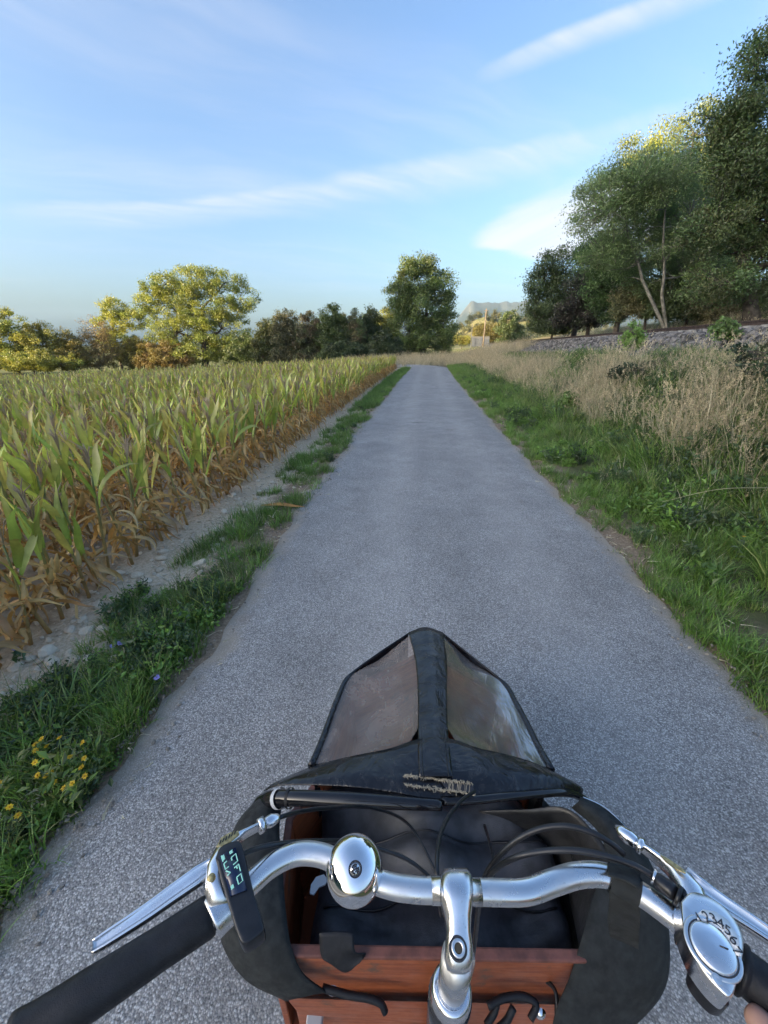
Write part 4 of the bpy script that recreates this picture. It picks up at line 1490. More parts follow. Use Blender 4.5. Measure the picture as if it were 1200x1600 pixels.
YEL = (0.75, 0.48, 0.02)
for i, (x, y, n, lab) in enumerate([(118, 1190, 7, 'yellow-flowered weed at the asphalt edge, most blossoms turned to the path'),
                                    (95, 1245, 6, 'yellow-flowered weed growing lowest on the left verge'),
                                    (40, 1190, 4, 'few yellow blossoms at the left frame edge')]):
    p = P(x, y, 0.12)
    flower_plant('yellow_wildflower', lab, (p.x - 0.03, p.y, float(gz(p.x, p.y))), n + 2, 0.16, 0.11, YEL, 0.0115, 7, 640 + i, GR)
for i, (x, y, lab) in enumerate([(182, 1010, 'pale violet chicory blossom in the weeds near the stones'), (236, 1068, 'violet chicory blossom hanging over the asphalt edge'),
                                 (20, 1000, 'tiny violet blossom under the nearest maize plant')]):
    p = P(x, y, 0.1)
    flower_plant('chicory', lab, (p.x, p.y, float(gz(p.x, p.y))), 2 if i == 0 else 1, 0.13, 0.03, (0.40, 0.36, 0.74), 0.015, 11, 650 + i, GRD)
p = P(1170, 833, 0.35)
flower_plant('hawkweed', 'single small yellow blossom in the right verge', (p.x, p.y, float(gz(p.x, p.y))), 1, max(0.15, 0.36 - float(gz(p.x, p.y))), 0.02, YEL, 0.014, 9, 660, GRD)

# bold single grass tufts that stand out near the asphalt edges
M_T = [tuft(700 + i, 26, 0.24, 0.014, 0.04, 0.95, GRB, seg=6) for i in range(3)]
for i, (x, y, s_, lab) in enumerate([(1065, 940, 0.75, 'bright green grass tuft at the right asphalt edge, upper of three'), (1135, 1010, 0.85, 'bright green grass tuft at the right asphalt edge, middle of three'),
                                     (1185, 1070, 0.8, 'bright green grass tuft at the right asphalt edge, lowest of three'), (110, 1110, 1.0, 'broad-bladed grass tuft arching over the left verge'),
                                     (60, 1160, 0.95, 'broad-bladed grass tuft nearest the left frame edge'), (1120, 900, 0.8, 'broad-leaved grass tuft beside the dark brambles'),
                                     (350, 870, 0.8, 'spiky grass tuft on the left verge below the fallen leaf'), (520, 690, 0.8, 'grass tuft bulging over the left asphalt edge beyond the fallen leaf')]):
    p = P(x, y, 0.03)
    o = link('grass_tuft', M_T[i % 3], None, (p.x, p.y, float(gz(p.x, p.y))), label=lab, cat='grass tuft', group='bold grass tufts beside the path')
    o.scale = (s_,) * 3
    o.rotation_euler = (0, 0, i * 1.3)

# one long pale stalk arching out of the brambles
mb = MB()
mb.tube(spline([P(1275, 760, 0.45), P(1200, 762, 0.62), P(1120, 765, 0.62), P(1035, 784, 0.45)], 8), np.linspace(0.004, 0.0015, 25), 5, col=(0.55, 0.52, 0.30))
mb.build('grass_stalk', M_DRY, label='long pale stalk arching towards the path in front of the brambles', cat='stalk')

# fallen maize leaf on the left edge of the asphalt
rg = np.random.default_rng(5)
a, b_ = P(476, 793, 0.05), P(408, 790, 0.05)
V, F, Cc = leaf_strip((a - b_).length, 0.06, 0.10, 0.25, 0.5, math.atan2((a - b_).y, (a - b_).x), 0.0, (0.50, 0.27, 0.07), (0.42, 0.20, 0.05), rg, r0=0, fold=0.3)
mb = MB()
mb.add(V, F, Cc)
o = mb.build('fallen_leaf', M_CORN, label='dry orange-brown maize leaf lying on the left asphalt edge', cat='fallen leaf', loc=(b_.x, b_.y, 0.05))

# ------------------------------------------------------------------ far things by the crossing
M_WHITE = plain('white_render', (0.10, 0.11, 0.13), 0.8, 0, 0.12, 2)
M_POLE = plain('weathered_wood', (0.20, 0.16, 0.12), 0.9, 0, 0.3, 3)
M_GALV = plain('galvanised', (0.55, 0.56, 0.57), 0.5, 0.3, 0.15, 3)
M_POST = plain('grey_post', (0.15, 0.15, 0.155), 0.7, 0.1, 0.15, 3)
p0, p1 = at(737, 538, 105), at(764, 537, 105)
wall = empty('white_wall', (p0.x, 105, p0.z - 0.5), 'low white panelled wall far ahead beside the railway', 'wall')
w = (p1.x - p0.x) / 5
for k in range(5):
    mb = MB()
    hgt = (at(740, 528 + (k % 2) * 1.0 + (2 if k == 4 else 0), 105).z - p0.z) + 0.5
    mb.box((w * (k + 0.5), 0.1 * (k % 2), hgt / 2), (w * 0.94, 0.25, hgt))
    mb.build('panel', M_WHITE, wall, smooth=False)
mb = MB()
mb.box((w * 2.5, 0.05, 1.3), (w * 5, 0.12, 2.0))
mb.build('backing', M_POST, wall, smooth=False)
b0, b1 = at(755, 538, 95), at(755, 482, 95)
pl = empty('utility_pole', (b0.x, 95, b0.z - 1), 'taller brown wooden pole rising before the golden tree', 'pole')
mb = MB()
mb.tube([(0, 0, 0), (0, 0, b1.z - b0.z + 1)], [0.17, 0.11], 9)
mb.build('shaft', M_POLE, pl)
mb = MB()
mb.box((0, 0, b1.z - b0.z + 0.6), (1.0, 0.1, 0.1))
mb.build('crossarm', M_POLE, pl, smooth=False)
b0, b1 = at(735.5, 540, 85), at(735.5, 507, 85)
mb = MB()
hh_ = b1.z - b0.z + 1
mb.tube([(0, 0, 0), (0, 0, 0.3), (0, 0, 0.32), (0, 0, hh_)], [0.10, 0.10, 0.06, 0.05], 9)
mb.tube([(0, 0, hh_), (0, 0, hh_ + 0.06)], [0.11, 0.09], 9)
mb.build('signal_post', M_POST, label='shorter pale grey post left of the wooden pole', cat='post', loc=(b0.x, 85, b0.z - 1))

# ------------------------------------------------------------------ haze: the air of the valley
mb = MB()
mb.box((0, 2090, 160), (9000, 5180, 360))
hz_o = mb.build('haze', None, smooth=False, kind='stuff', label='thin evening haze filling the valley')
hm = bpy.data.materials.new('haze')
hm.use_nodes = True
hm.node_tree.nodes.clear()
vp = hm.node_tree.nodes.new('ShaderNodeVolumePrincipled')
vp.inputs['Color'].default_value = (0.46, 0.71, 1.0, 1)
vp.inputs['Density'].default_value = 0.00008
vp.inputs['Anisotropy'].default_value = -0.1
ho = hm.node_tree.nodes.new('ShaderNodeOutputMaterial')
hm.node_tree.links.new(vp.outputs[0], ho.inputs['Volume'])
hz_o.data.materials.append(hm)

# ------------------------------------------------------------------ the cargo bicycle
BROOT = Vector((0.07, 0.45, 0.02))
bike = empty('cargo_bicycle', BROOT, 'front-loading cargo bicycle with wooden box, ridden along the path', 'bicycle')
BINV = Matrix.Translation(-BROOT)


def bpart(name, mb, mat, parent=None, smooth=True, label=None):
    """part in world coordinates; parent None means the bicycle itself"""
    o = mb.build(name, mat, parent or bike, smooth)
    if parent is None:
        o.matrix_parent_inverse = BINV
    if label:
        o['label'] = label
    return o


def lathe(mb, prof, org, axis, k=24, col=(1, 1, 1)):
    axis = Vector(axis).normalized()
    a = axis.orthogonal().normalized()
    b_ = axis.cross(a)
    rows_ = []
    for r, h in prof:
        rows_.append([tuple(Vector(org) + axis * h + (a * math.cos(q) + b_ * math.sin(q)) * r) for q in np.linspace(0, 2 * math.pi, k + 1)])
    mb.grid(np.array(rows_), col)
    return mb


def loft(mb, cen, hw, hh, side, up, k=20, p=2.6, col=(1, 1, 1)):
    side, up = Vector(side).normalized(), Vector(up).normalized()
    rows_ = []
    for c, w_, h_ in zip(cen, hw, hh):
        ring = []
        for q in np.linspace(0, 2 * math.pi, k + 1):
            cs, sn = math.cos(q), math.sin(q)
            ring.append(tuple(Vector(c) + side * w_ * math.copysign(abs(cs) ** (2 / p), cs) + up * h_ * math.copysign(abs(sn) ** (2 / p), sn)))
        rows_.append(ring)
    rows_ = [[tuple(cen[0])] * (k + 1)] + rows_ + [[tuple(cen[-1])] * (k + 1)]
    mb.grid(np.array(rows_), col)
    return mb


def px(pts):
    return [P(*q) for q in pts]


def plate(mb, poly, z, th, dz=0.0):
    """flat plate cut to an outline, its top at z"""
    pts = [P(x, y, z) for x, y in poly]
    z = pts[0].z
    mb.prism([(p.x, p.y) for p in pts][::-1], z - th, z)
    return mb


def surf(rows_, nu=6, nv=6):
    """smooth sheet through rows of points"""
    rs = [spline(r, nu) for r in rows_]
    colsn = len(rs[0])
    out = []
    for j in range(colsn):
        out.append([tuple(q) for q in spline([r[j] for r in rs], nv)])
    return np.array(out)


# materials
def metal(name, col, rough, aniso_scale=None, scratch=0.12):
    m, t, b, g = new_mat(name)
    tcn = t.nodes.new('ShaderNodeTexCoord')
    v = tcn.outputs['Object']
    nz = g.noise(v, 25, 4, 0.55)
    n2 = g.noise(v, 900, 3, 0.6)
    rr = g.m('ADD', g.ramp(nz, 0.3, 0.75, rough * 0.55, rough * 1.7), g.m('MULTIPLY', n2, scratch * 0.5))
    t.links.new(rr, b.inputs['Roughness'])
    b.inputs['Metallic'].default_value = 1.0
    t.links.new(g.mix(g.m('MULTIPLY', g.ramp(g.noise(v, 300, 4, 0.75), 0.60, 0.74), 0.55 if rough > 0.1 else 0.15), g.mix(g.ramp(nz, 0.3, 0.8), col, tuple(q * 0.84 for q in col)), (0.42, 0.39, 0.35)), b.inputs['Base Color'])
    bn = t.nodes.new('ShaderNodeBump')
    bn.inputs['Strength'].default_value = scratch
    bn.inputs['Distance'].default_value = 0.0004
    t.links.new(n2, bn.inputs['Height'])
    t.links.new(bn.outputs[0], b.inputs['Normal'])
    return m


M_ALU = metal('brushed_aluminium', (0.80, 0.80, 0.80), 0.26)
M_ALU2 = metal('polished_aluminium', (0.84, 0.84, 0.85), 0.20, scratch=0.08)
M_CHROME = metal('chrome', (0.90, 0.90, 0.91), 0.045, scratch=0.02)
M_RUB = plain('black_rubber', (0.011, 0.011, 0.013), 0.5, 0, 0.3, 80, 0.25, 900, spec=0.35)
M_PLA = plain('black_plastic', (0.009, 0.009, 0.011), 0.35, 0, 0.3, 60, 0.1, 600)
M_CAB = plain('cable_sheath', (0.015, 0.015, 0.017), 0.35, 0, 0.2, 60)
M_PVC = plain('black_tarpaulin', (0.010, 0.010, 0.012), 0.24, 0, 0.45, 22, 0.3, 500, coat=0.2)
m, t, b, g = new_mat('black_tarpaulin')
tcn = t.nodes.new('ShaderNodeTexCoord')
v = tcn.outputs['Object']
n1_ = g.noise(v, 14.0, 5, 0.6, 1.2)
n2_ = g.noise(v, 46.0, 4, 0.6, 0.8)
n3_ = g.noise(v, 900.0, 3, 0.6)
t.links.new(g.mix(g.ramp(n2_, 0.45, 0.75), (0.008, 0.008, 0.010), (0.030, 0.029, 0.029)), b.inputs['Base Color'])
t.links.new(g.ramp(n2_, 0.3, 0.75, 0.10, 0.30), b.inputs['Roughness'])
bn = t.nodes.new('ShaderNodeBump')
bn.inputs['Strength'].default_value = 0.55
bn.inputs['Distance'].default_value = 0.012
t.links.new(g.m('ADD', g.m('ADD', n1_, g.m('MULTIPLY', n2_, 0.10)), g.m('MULTIPLY', n3_, 0.004)), bn.inputs['Height'])
t.links.new(bn.outputs[0], b.inputs['Normal'])
M_PVC = m
M_FAB = plain('black_canvas', (0.017, 0.019, 0.018), 0.85, 0, 0.35, 30, 0.6, 1500)
M_TUBE = plain('black_pipe', (0.010, 0.010, 0.012), 0.09, 0, 0.3, 40)
M_GOLD = plain('gold_badge', (0.42, 0.34, 0.16), 0.4, 0.6, 0.4, 300)
M_INK = plain('dark_print', (0.03, 0.03, 0.035), 0.6, 0, 0.1, 60)
M_THREAD = plain('frayed_thread', (0.46, 0.38, 0.26), 0.95, 0, 0.3, 300)
M_FRAME = plain('frame_paint', (0.02, 0.022, 0.03), 0.3, 0, 0.3, 40, coat=0.4)

m, t, b, g = new_mat('red_plywood')
tcn = t.nodes.new('ShaderNodeTexCoord')
mp = t.nodes.new('ShaderNodeMapping')
mp.inputs['Scale'].default_value = (2.0, 2.0, 26.0)
t.links.new(tcn.outputs['Object'], mp.inputs[0])
gr = g.noise(mp.outputs[0], 6.0, 6, 0.6, 0.5)
sp_ = g.noise(tcn.outputs['Object'], 14.0, 5, 0.65)
c_ = g.mix(g.ramp(gr, 0.3, 0.7), (0.24, 0.055, 0.020), (0.40, 0.115, 0.042))
c_ = g.mix(g.ramp(sp_, 0.58, 0.72), c_, (0.13, 0.075, 0.05))
t.links.new(c_, b.inputs['Base Color'])
t.links.new(g.ramp(sp_, 0.3, 0.7, 0.3, 0.6), b.inputs['Roughness'])
M_WOOD = m
M_EDGE = plain('worn_plywood_edge', (0.17, 0.06, 0.04), 0.55, 0, 0.35, 40)

m, t, b, g = new_mat('clear_vinyl')
tcn = t.nodes.new('ShaderNodeTexCoord')
v = tcn.outputs['Object']
dn = g.noise(v, 7.0, 6, 0.65, 0.6)
mpv = t.nodes.new('ShaderNodeMapping')
mpv.inputs['Scale'].default_value = (9, 3, 3)
mpv.inputs['Rotation'].default_value = (0, 0, 0.5)
t.links.new(v, mpv.inputs[0])
st = g.noise(mpv.outputs[0], 3.0, 5, 0.6, 1.2)
tr = t.nodes.new('ShaderNodeBsdfTransparent')
tr.inputs[0].default_value = (0.88, 0.74, 0.66, 1)
gl = t.nodes.new('ShaderNodeBsdfGlossy')
gl.inputs['Roughness'].default_value = 0.16
df = t.nodes.new('ShaderNodeBsdfDiffuse')
df.inputs[0].default_value = (0.34, 0.28, 0.24, 1)
mx = t.nodes.new('ShaderNodeMixShader')
t.links.new(g.m('ADD', g.ramp(dn, 0.35, 0.75, 0.30, 0.58), g.ramp(st, 0.5, 0.75, 0.0, 0.14)), mx.inputs[0])
t.links.new(tr.outputs[0], mx.inputs[1])
t.links.new(df.outputs[0], mx.inputs[2])
fr = t.nodes.new('ShaderNodeFresnel')
fr.inputs[0].default_value = 1.5
bnv = t.nodes.new('ShaderNodeBump')
bnv.inputs['Strength'].default_value = 0.10
bnv.inputs['Distance'].default_value = 0.02
t.links.new(st, bnv.inputs['Height'])
t.links.new(bnv.outputs[0], gl.inputs['Normal'])
t.links.new(bnv.outputs[0], fr.inputs['Normal'])
mx2 = t.nodes.new('ShaderNodeMixShader')
t.links.new(g.m('MULTIPLY', g.m('ADD', fr.outputs[0], 0.0), 0.45, clamp=True), mx2.inputs[0])
t.links.new(mx.outputs[0], mx2.inputs[1])
t.links.new(gl.outputs[0], mx2.inputs[2])
t.nodes.remove(b)
t.links.new(mx2.outputs[0], t.nodes['Material Output'].inputs[0])
M_VINYL = m

m, t, b, g = new_mat('display_glass')
b.inputs['Base Color'].default_value = (0.012, 0.022, 0.06, 1)
b.inputs['Roughness'].default_value = 0.12
M_SCREEN = m
m, t, b, g = new_mat('lit_segments')
b.inputs['Base Color'].default_value = (0.1, 0.3, 0.3, 1)
b.inputs['Emission Color'].default_value = (0.45, 0.95, 0.85, 1)
b.inputs['Emission Strength'].default_value = 0.16
M_LIT = m

# --- cargo box -------------------------------------------------------------
RIM, FLO = 0.61, 0.27
plan = [(0.142, 1.00), (-0.095, 0.845), (-0.15, 0.585), (-0.205, 0.50), (-0.19, 0.292), (0.375, 0.285), (0.402, 0.49), (0.352, 0.575), (0.340, 0.825)]
names = ['front_panel', 'side_panel', 'side_panel', 'side_panel', 'rear_panel', 'side_panel', 'side_panel', 'side_panel', 'front_panel']
floor_poly = [(x, y) for x, y in plan]
mb = MB()
mb.prism(floor_poly, FLO, FLO + 0.012)
box = bpart('cargo_box', mb, M_WOOD, smooth=False)
for i in range(9):
    a, b_ = Vector((*plan[i], 0)), Vector((*plan[(i + 1) % 9], 0))
    d = (b_ - a).normalized()
    nrm = Vector((-d.y, d.x, 0))
    top = RIM + (0.032 if i == 4 else (-0.03 if i in (5, 6) else 0.0))
    mb = MB()
    if i == 4:
        a, b_ = a + d * 0.025, b_ - d * 0.05
    cen = (a + b_) / 2 + Vector((0, 0, (FLO + top) / 2)) - nrm * 0.006 * 0
    mb.box(cen, ((b_ - a).length - 0.004, 0.012, top - FLO - 0.02), Matrix.Rotation(math.atan2(d.y, d.x), 4, 'Z'))
    o = bpart(names[i], mb, M_FAB if i in (5, 6) else M_WOOD, box, smooth=False)
    bevel(o, 0.002, 2)
    mb = MB()
    mb.box((a + b_) / 2 + Vector((0, 0, top - 0.003)), ((b_ - a).length + 0.004, 0.016, 0.008), Matrix.Rotation(math.atan2(d.y, d.x), 4, 'Z'))
    bevel(bpart('rim', mb, M_FAB if i in (5, 6) else M_EDGE, box, smooth=False), 0.003, 2)
# lower rear lip of the box
mb = MB()
mb.grid(surf([px([(448, 1560, 0.52), (560, 1563, 0.52), (700, 1566, 0.52), (880, 1570, 0.52)]), px([(468, 1585, 0.44), (560, 1592, 0.43), (700, 1600, 0.43), (900, 1606, 0.43)])], 4, 4))
bpart('rear_lip', mb, M_WOOD, box)
for xs in (487,):
    mb = MB()
    mb.box(P(492, 1594, 0.40), (0.03, 0.03, 0.02))
    bevel(bpart('bracket', mb, M_GALV, box, smooth=False), 0.003)
# rivets, hooks and torn tape on the rear panel
for (x, y, z) in ((520, 1542, 0.565), (512, 1497, 0.60), (843, 1578, 0.56)):
    mb = MB()
    q = P(x, y, z)
    lathe(mb, [(0.0, 0.005), (0.004, 0.0045), (0.0075, 0.002), (0.009, 0.0)], q + Vector((0, -0.004, 0)), (0, -1, 0.5), 14)
    bpart('rivet', mb, M_CHROME, box)
for pts in ([(505, 1532, .575), (545, 1543, .572), (575, 1548, .57), (595, 1556, .565), (602, 1570, .555)], [(760, 1560, .57), (785, 1548, .575), (815, 1545, .575), (835, 1558, .57), (826, 1580, .56)], [(775, 1552, .57), (770, 1570, .56), (758, 1590, .55)], [(800, 1562, .57), (790, 1582, .56), (776, 1596, .55)]):
    mb = MB()
    mb.tube([p + Vector((0, -0.008, 0)) for p in spline(px(pts), 6)], 0.0055, 8)
    bpart('hook', mb, M_RUB, box)
mb = MB()
mb.grid(surf([px([(500, 1452, .672), (530, 1450, .674), (553, 1452, .672)]), px([(501, 1478, .655), (530, 1480, .655), (556, 1482, .655)]), px([(505, 1492, .645), (535, 1500, .64), (572, 1484, .645)]), px([(512, 1496, .64), (540, 1513, .63), (562, 1498, .64)])], 5, 4) + np.array((0, -0.006, 0.004)))
solid(bpart('torn_tape', mb, M_RUB, box), 0.0015)

# --- rain cover ------------------------------------------------------------
bow_bot = [(412, 1235, .70), (440, 1226, .737), (530, 1228, .770), (600, 1236, .780), (650, 1246, .783), (690, 1252, .78), (740, 1250, .78), (790, 1245, .775), (840, 1240, .76), (880, 1238, .74), (908, 1246, .705)]
bow_mid = [(432, 1221, .71), (468, 1212, .74), (530, 1208, .768), (600, 1210, .782), (650, 1213, .788), (690, 1215, .788), (740, 1213, .788), (790, 1208, .782), (840, 1210, .768), (880, 1216, .745), (908, 1229, .71)]
win_bot = [(484, 1198, .70), (520, 1188, .732), (560, 1179, .752), (610, 1169, .765), (645, 1157, .772), (680, 1152, .776), (712, 1156, .772), (745, 1168, .768), (790, 1178, .758), (830, 1190, .74), (863, 1204, .71)]
mb = MB()
mb.grid(surf([px(win_bot), px(bow_mid), px(bow_bot)], 5, 6))
cover = bpart('rain_cover', mb, M_PVC)
solid(cover, 0.002)
mb = MB()
mb.tube(spline(px([(402, 1262, .66), (414, 1252, .70), (440, 1247, .742), (530, 1249, .772), (600, 1253, .781), (650, 1256, .785), (690, 1258, .785)]), 6), np.interp(np.linspace(0, 1, 37), [0, .1, .35, 1], [.014, .0165, .0140, .009]), 14)
bpart('bow_pipe', mb, M_TUBE, cover)
mb = MB()
mb.tube(spline(px(bow_bot[5:] + [(935, 1268, .68), (965, 1300, .66)]), 6), 0.0075, 12)
bpart('bow_pipe', mb, M_TUBE, cover)
mb = MB()
q = spline(px([(434, 1248, .734), (439, 1247, .741)]), 2)
mb.tube(q, 0.0178, 16, cap=False)
bpart('pipe_ring', mb, M_GALV, cover)
q = spline(px([(451, 1247, .7450), (455, 1247, .7465)]), 2)
mb = MB()
mb.tube(q, 0.0174, 16, cap=False)
bpart('pipe_ring', mb, M_RUB, cover)
# vinyl windows
rg = np.random.default_rng(17)


def window(inner, outer, lab):
    a = spline(px(inner), 8)
    b_ = spline(px(outer), 8)
    rows_ = []
    for i, (p_, q_) in enumerate(zip(a, b_)):
        row = []
        for k in range(17):
            f = k / 16
            p3 = p_.lerp(q_, f)
            sag = -0.012 * math.sin(math.pi * f) + 0.006 * mnoise.noise((p3.x * 9, p3.y * 6, 3.0)) * math.sin(math.pi * f) + 0.003 * math.sin(f * 9 + i * 0.35) * math.sin(math.pi * f)
            row.append((p3.x, p3.y, p3.z + sag))
        rows_.append(row)
    mb = MB()
    mb.grid(np.array(rows_))
    return bpart('window', mb, M_VINYL, cover, label=lab)


window([(641, 992, .658), (651, 1035, .690), (656, 1085, .722), (655, 1130, .75), (640, 1160, .765)], [(546, 1056, .640), (528, 1090, .655), (515, 1125, .672), (502, 1160, .688), (490, 1194, .700)], 'scratched clear window left of the ridge')
window([(690, 992, .658), (697, 1035, .690), (697, 1085, .722), (698, 1130, .75), (712, 1158, .765)], [(786, 1066, .640), (806, 1098, .655), (824, 1132, .672), (842, 1168, .690), (857, 1199, .706)], 'scratched clear window right of the ridge')
rid_l = [(638, 990, .657), (649, 1035, .690), (653, 1085, .722), (653, 1130, .75), (653, 1170, .772), (655, 1216, .79)]
rid_c = [(664, 982, .664), (672, 1030, .700), (675, 1085, .732), (676, 1130, .758), (677, 1170, .778), (680, 1216, .793)]
rid_r = [(692, 990, .657), (698, 1035, .690), (698, 1085, .722), (699, 1130, .75), (702, 1170, .772), (707, 1216, .79)]
mb = MB()
mb.grid(surf([[p + Vector((0, 0, 0.004)) for p in px(r_)] for r_ in (rid_l, rid_c, rid_r)], 7, 8))
solid(bpart('ridge_strip', mb, M_PVC, cover), 0.002)
for r_ in (rid_l, rid_r):
    mb = MB()
    mb.tube([p + Vector((0, 0, 0.0055)) for p in spline(px([(x_ + (6 if r_ is rid_l else -6), y_, z_ + .002) for x_, y_, z_ in r_]), 7)], 0.0011, 5)
    bpart('stitching', mb, M_FAB, cover)
for pts in ([(638, 990, .657), (590, 1022, .648), (546, 1056, .640), (528, 1090, .655), (515, 1125, .672), (502, 1160, .688), (486, 1197, .70)], [(692, 990, .657), (740, 1028, .648), (786, 1066, .640), (806, 1098, .655), (824, 1132, .672), (842, 1168, .690), (862, 1203, .71)]):
    s_ = spline(px(pts), 6)
    mb = MB()
    n_ = len(s_)
    mb.tube(s_, np.interp(np.linspace(0, 1, n_), [0, .3, .36, 1], [.0025, .003, .0075, .008]), 8)
    bpart('edge_piping', mb, M_PVC, cover)
    mb = MB()
    low_ = [Vector((p.x * 0.97 + 0.004, p.y * 0.985, 0.52)) for p in s_]
    mb.grid(np.array([[tuple(p) for p in s_], [tuple(p) for p in low_]]))
    bpart('side_skirt', mb, M_PVC, cover)
# cloth around the rear opening
fl = [(408, 1246, .70), (374, 1284, .69), (354, 1340, .68), (347, 1410, .66), (350, 1470, .63), (386, 1527, .585), (448, 1560, .55)]
fi = [(438, 1262, .70), (436, 1300, .705), (441, 1360, .69), (446, 1420, .675), (455, 1478, .655), (474, 1520, .62), (510, 1548, .575)]
fm = [((a[0] + c[0]) / 2 - 4, (a[1] + c[1]) / 2, (a[2] + c[2]) / 2 + 0.022) for a, c in zip(fl, fi)]
fo = [(a[0] + 10, a[1] + 2, a[2] - 0.12) for a in fl]
mb = MB()
mb.grid(surf([px(fo), px(fl), px(fm), px(fi)], 6, 5))
solid(bpart('side_flap', mb, M_FAB, cover, label='black canvas flap folded round the left rear corner of the box'), 0.003)
gl_ = [(906, 1243, .705), (946, 1263, .70), (988, 1302, .695), (1026, 1372, .68), (1043, 1452, .65), (1038, 1540, .60), (990, 1602, .55), (930, 1640, .52)]
gi_ = [(893, 1262, .70), (936, 1302, .70), (946, 1350, .695), (926, 1402, .68), (908, 1470, .655), (890, 1530, .62), (872, 1572, .59), (862, 1610, .57)]
gm = [((a[0] + c[0]) / 2 + 4, (a[1] + c[1]) / 2, (a[2] + c[2]) / 2 + 0.02) for a, c in zip(gl_, gi_)]
go = [(a[0] - 10, a[1] + 2, a[2] - 0.12) for a in gl_]
mb = MB()
mb.grid(surf([px(go), px(gl_), px(gm), px(gi_)], 6, 5))
solid(bpart('side_flap', mb, M_FAB, cover, label='black canvas flap folded round the right rear corner of the box'), 0.003)
mb = MB()
mb.tube(spline(px([(905, 1243, .712), (945, 1262, .706), (985, 1300, .70)]), 6), 0.0018, 6)
bpart('hem_wire', mb, M_ALU, cover)
mb = MB()
mb.grid(surf([px([(748, 1268, .60), (820, 1266, .64), (890, 1266, .675), (965, 1345, .69)]), px([(790, 1300, .54), (850, 1310, .56), (905, 1335, .60), (948, 1425, .67)]), px([(840, 1335, .47), (880, 1372, .47), (895, 1430, .54), (908, 1498, .64)])], 6, 5))
M_LINE = plain('grey_lining', (0.03, 0.03, 0.031), 0.35, 0, 0.6, 12, 0.6, 60)
solid(bpart('lining', mb, M_LINE, cover, label='loose dark grey lining sheet inside the right of the box'), 0.002)
# frayed seam: two ragged lines of torn thread
mb = MB()
for (x0, y0, x1, y1) in ((632, 1212, 738, 1224), (632, 1226, 742, 1241)):
    for k in range(150):
        f = rg.random()
        q = P(x0 + (x1 - x0) * f, y0 + (y1 - y0) * f + rg.normal() * 1.1, 0.7935)
        d = Vector((rg.normal() * 0.9, rg.normal() * 0.9, abs(rg.normal()) * 0.35)).normalized() * rg.uniform(0.003, 0.009)
        mb.tube([q - d * 0.5, q + Vector((0, 0, 0.0012)), q + d * 0.5], [0.0005, 0.0006, 0.0003], 3, cap=False)
for k in range(16):
    f = rg.random()
    a_, b2 = P(700 + 36 * f, 1222, 0.7935), P(700 + 36 * f + rg.normal() * 2, 1238, 0.7930)
    mb.tube([a_, (a_ + b2) / 2 + Vector((0, 0, 0.002)), b2], 0.0004, 3, cap=False)
o = bpart('frayed_seam', mb, M_THREAD, cover)
o['label'] = 'torn seam with ragged pale threads on the cover'
mb = MB()
plate(mb, [(690, 1222), (738, 1226), (742, 1238), (700, 1236)], 0.7915, 0.001)
bpart('torn_hole', mb, M_INK, cover, smooth=False)

# --- steering column, stem, handlebar --------------------------------------
P_plain = P


def P(x, y, z, _p=P_plain):
    """the same, for the controls: bar about half a metre below the eye"""
    return _p(x, y, CAM_H - (CAM_H - z) * 1.2)


qa, qb = P(716, 1495, 1.135), P(705, 1548, 1.03)
qd = (qb - qa).normalized()
mb = MB()
mb.tube([qa, qb + qd * 0.03], 0.0146, 20)
column = bpart('steering_column', mb, M_ALU)
mb = MB()
lathe(mb, [(0.0146, -0.010), (0.0178, -0.010), (0.0208, -0.006), (0.0212, 0.004), (0.0218, 0.012), (0.0218, 0.03)], qb, qd, 28)
bpart('lock_ring', mb, M_ALU2, column)
mb = MB()
mb.tube([qb + qd * 0.026, qb + qd * 0.09, qb + qd * 0.72], [0.0235, 0.0235, 0.021], 20)
bpart('head_tube', mb, M_FRAME, column)
mb = MB()
mb.tube([qb + qd * 0.70, qb + qd * 0.70 + Vector((0.02, 0.5, 0)), Vector((0.13, 1.10, 0.30))], 0.022, 12)
bpart('frame_tube', mb, M_FRAME)
wc = Vector((0.135, 1.05, 0.255))
mb = MB()
ring = [wc + Vector((0.085 * math.sin(q) * 0.23, math.sin(q) * 0.205, math.cos(q) * 0.205)) for q in np.linspace(0, 2 * math.pi, 41)]
mb.tube(ring, 0.024, 10, cap=False)
wheel = bpart('front_wheel', mb, M_RUB)
mb = MB()
mb.tube([wc + (p - wc) * 0.88 for p in ring], 0.010, 8, cap=False)
bpart('rim', mb, M_ALU, wheel)
mb = MB()
for k in range(20):
    a_ = 2 * math.pi * k / 20
    mb.tube([wc + Vector((0.01 * (-1) ** k, 0, 0)), wc + Vector((0, math.sin(a_) * 0.18, math.cos(a_) * 0.18))], 0.0012, 4, cap=False)
bpart('spokes', mb, M_ALU, wheel)

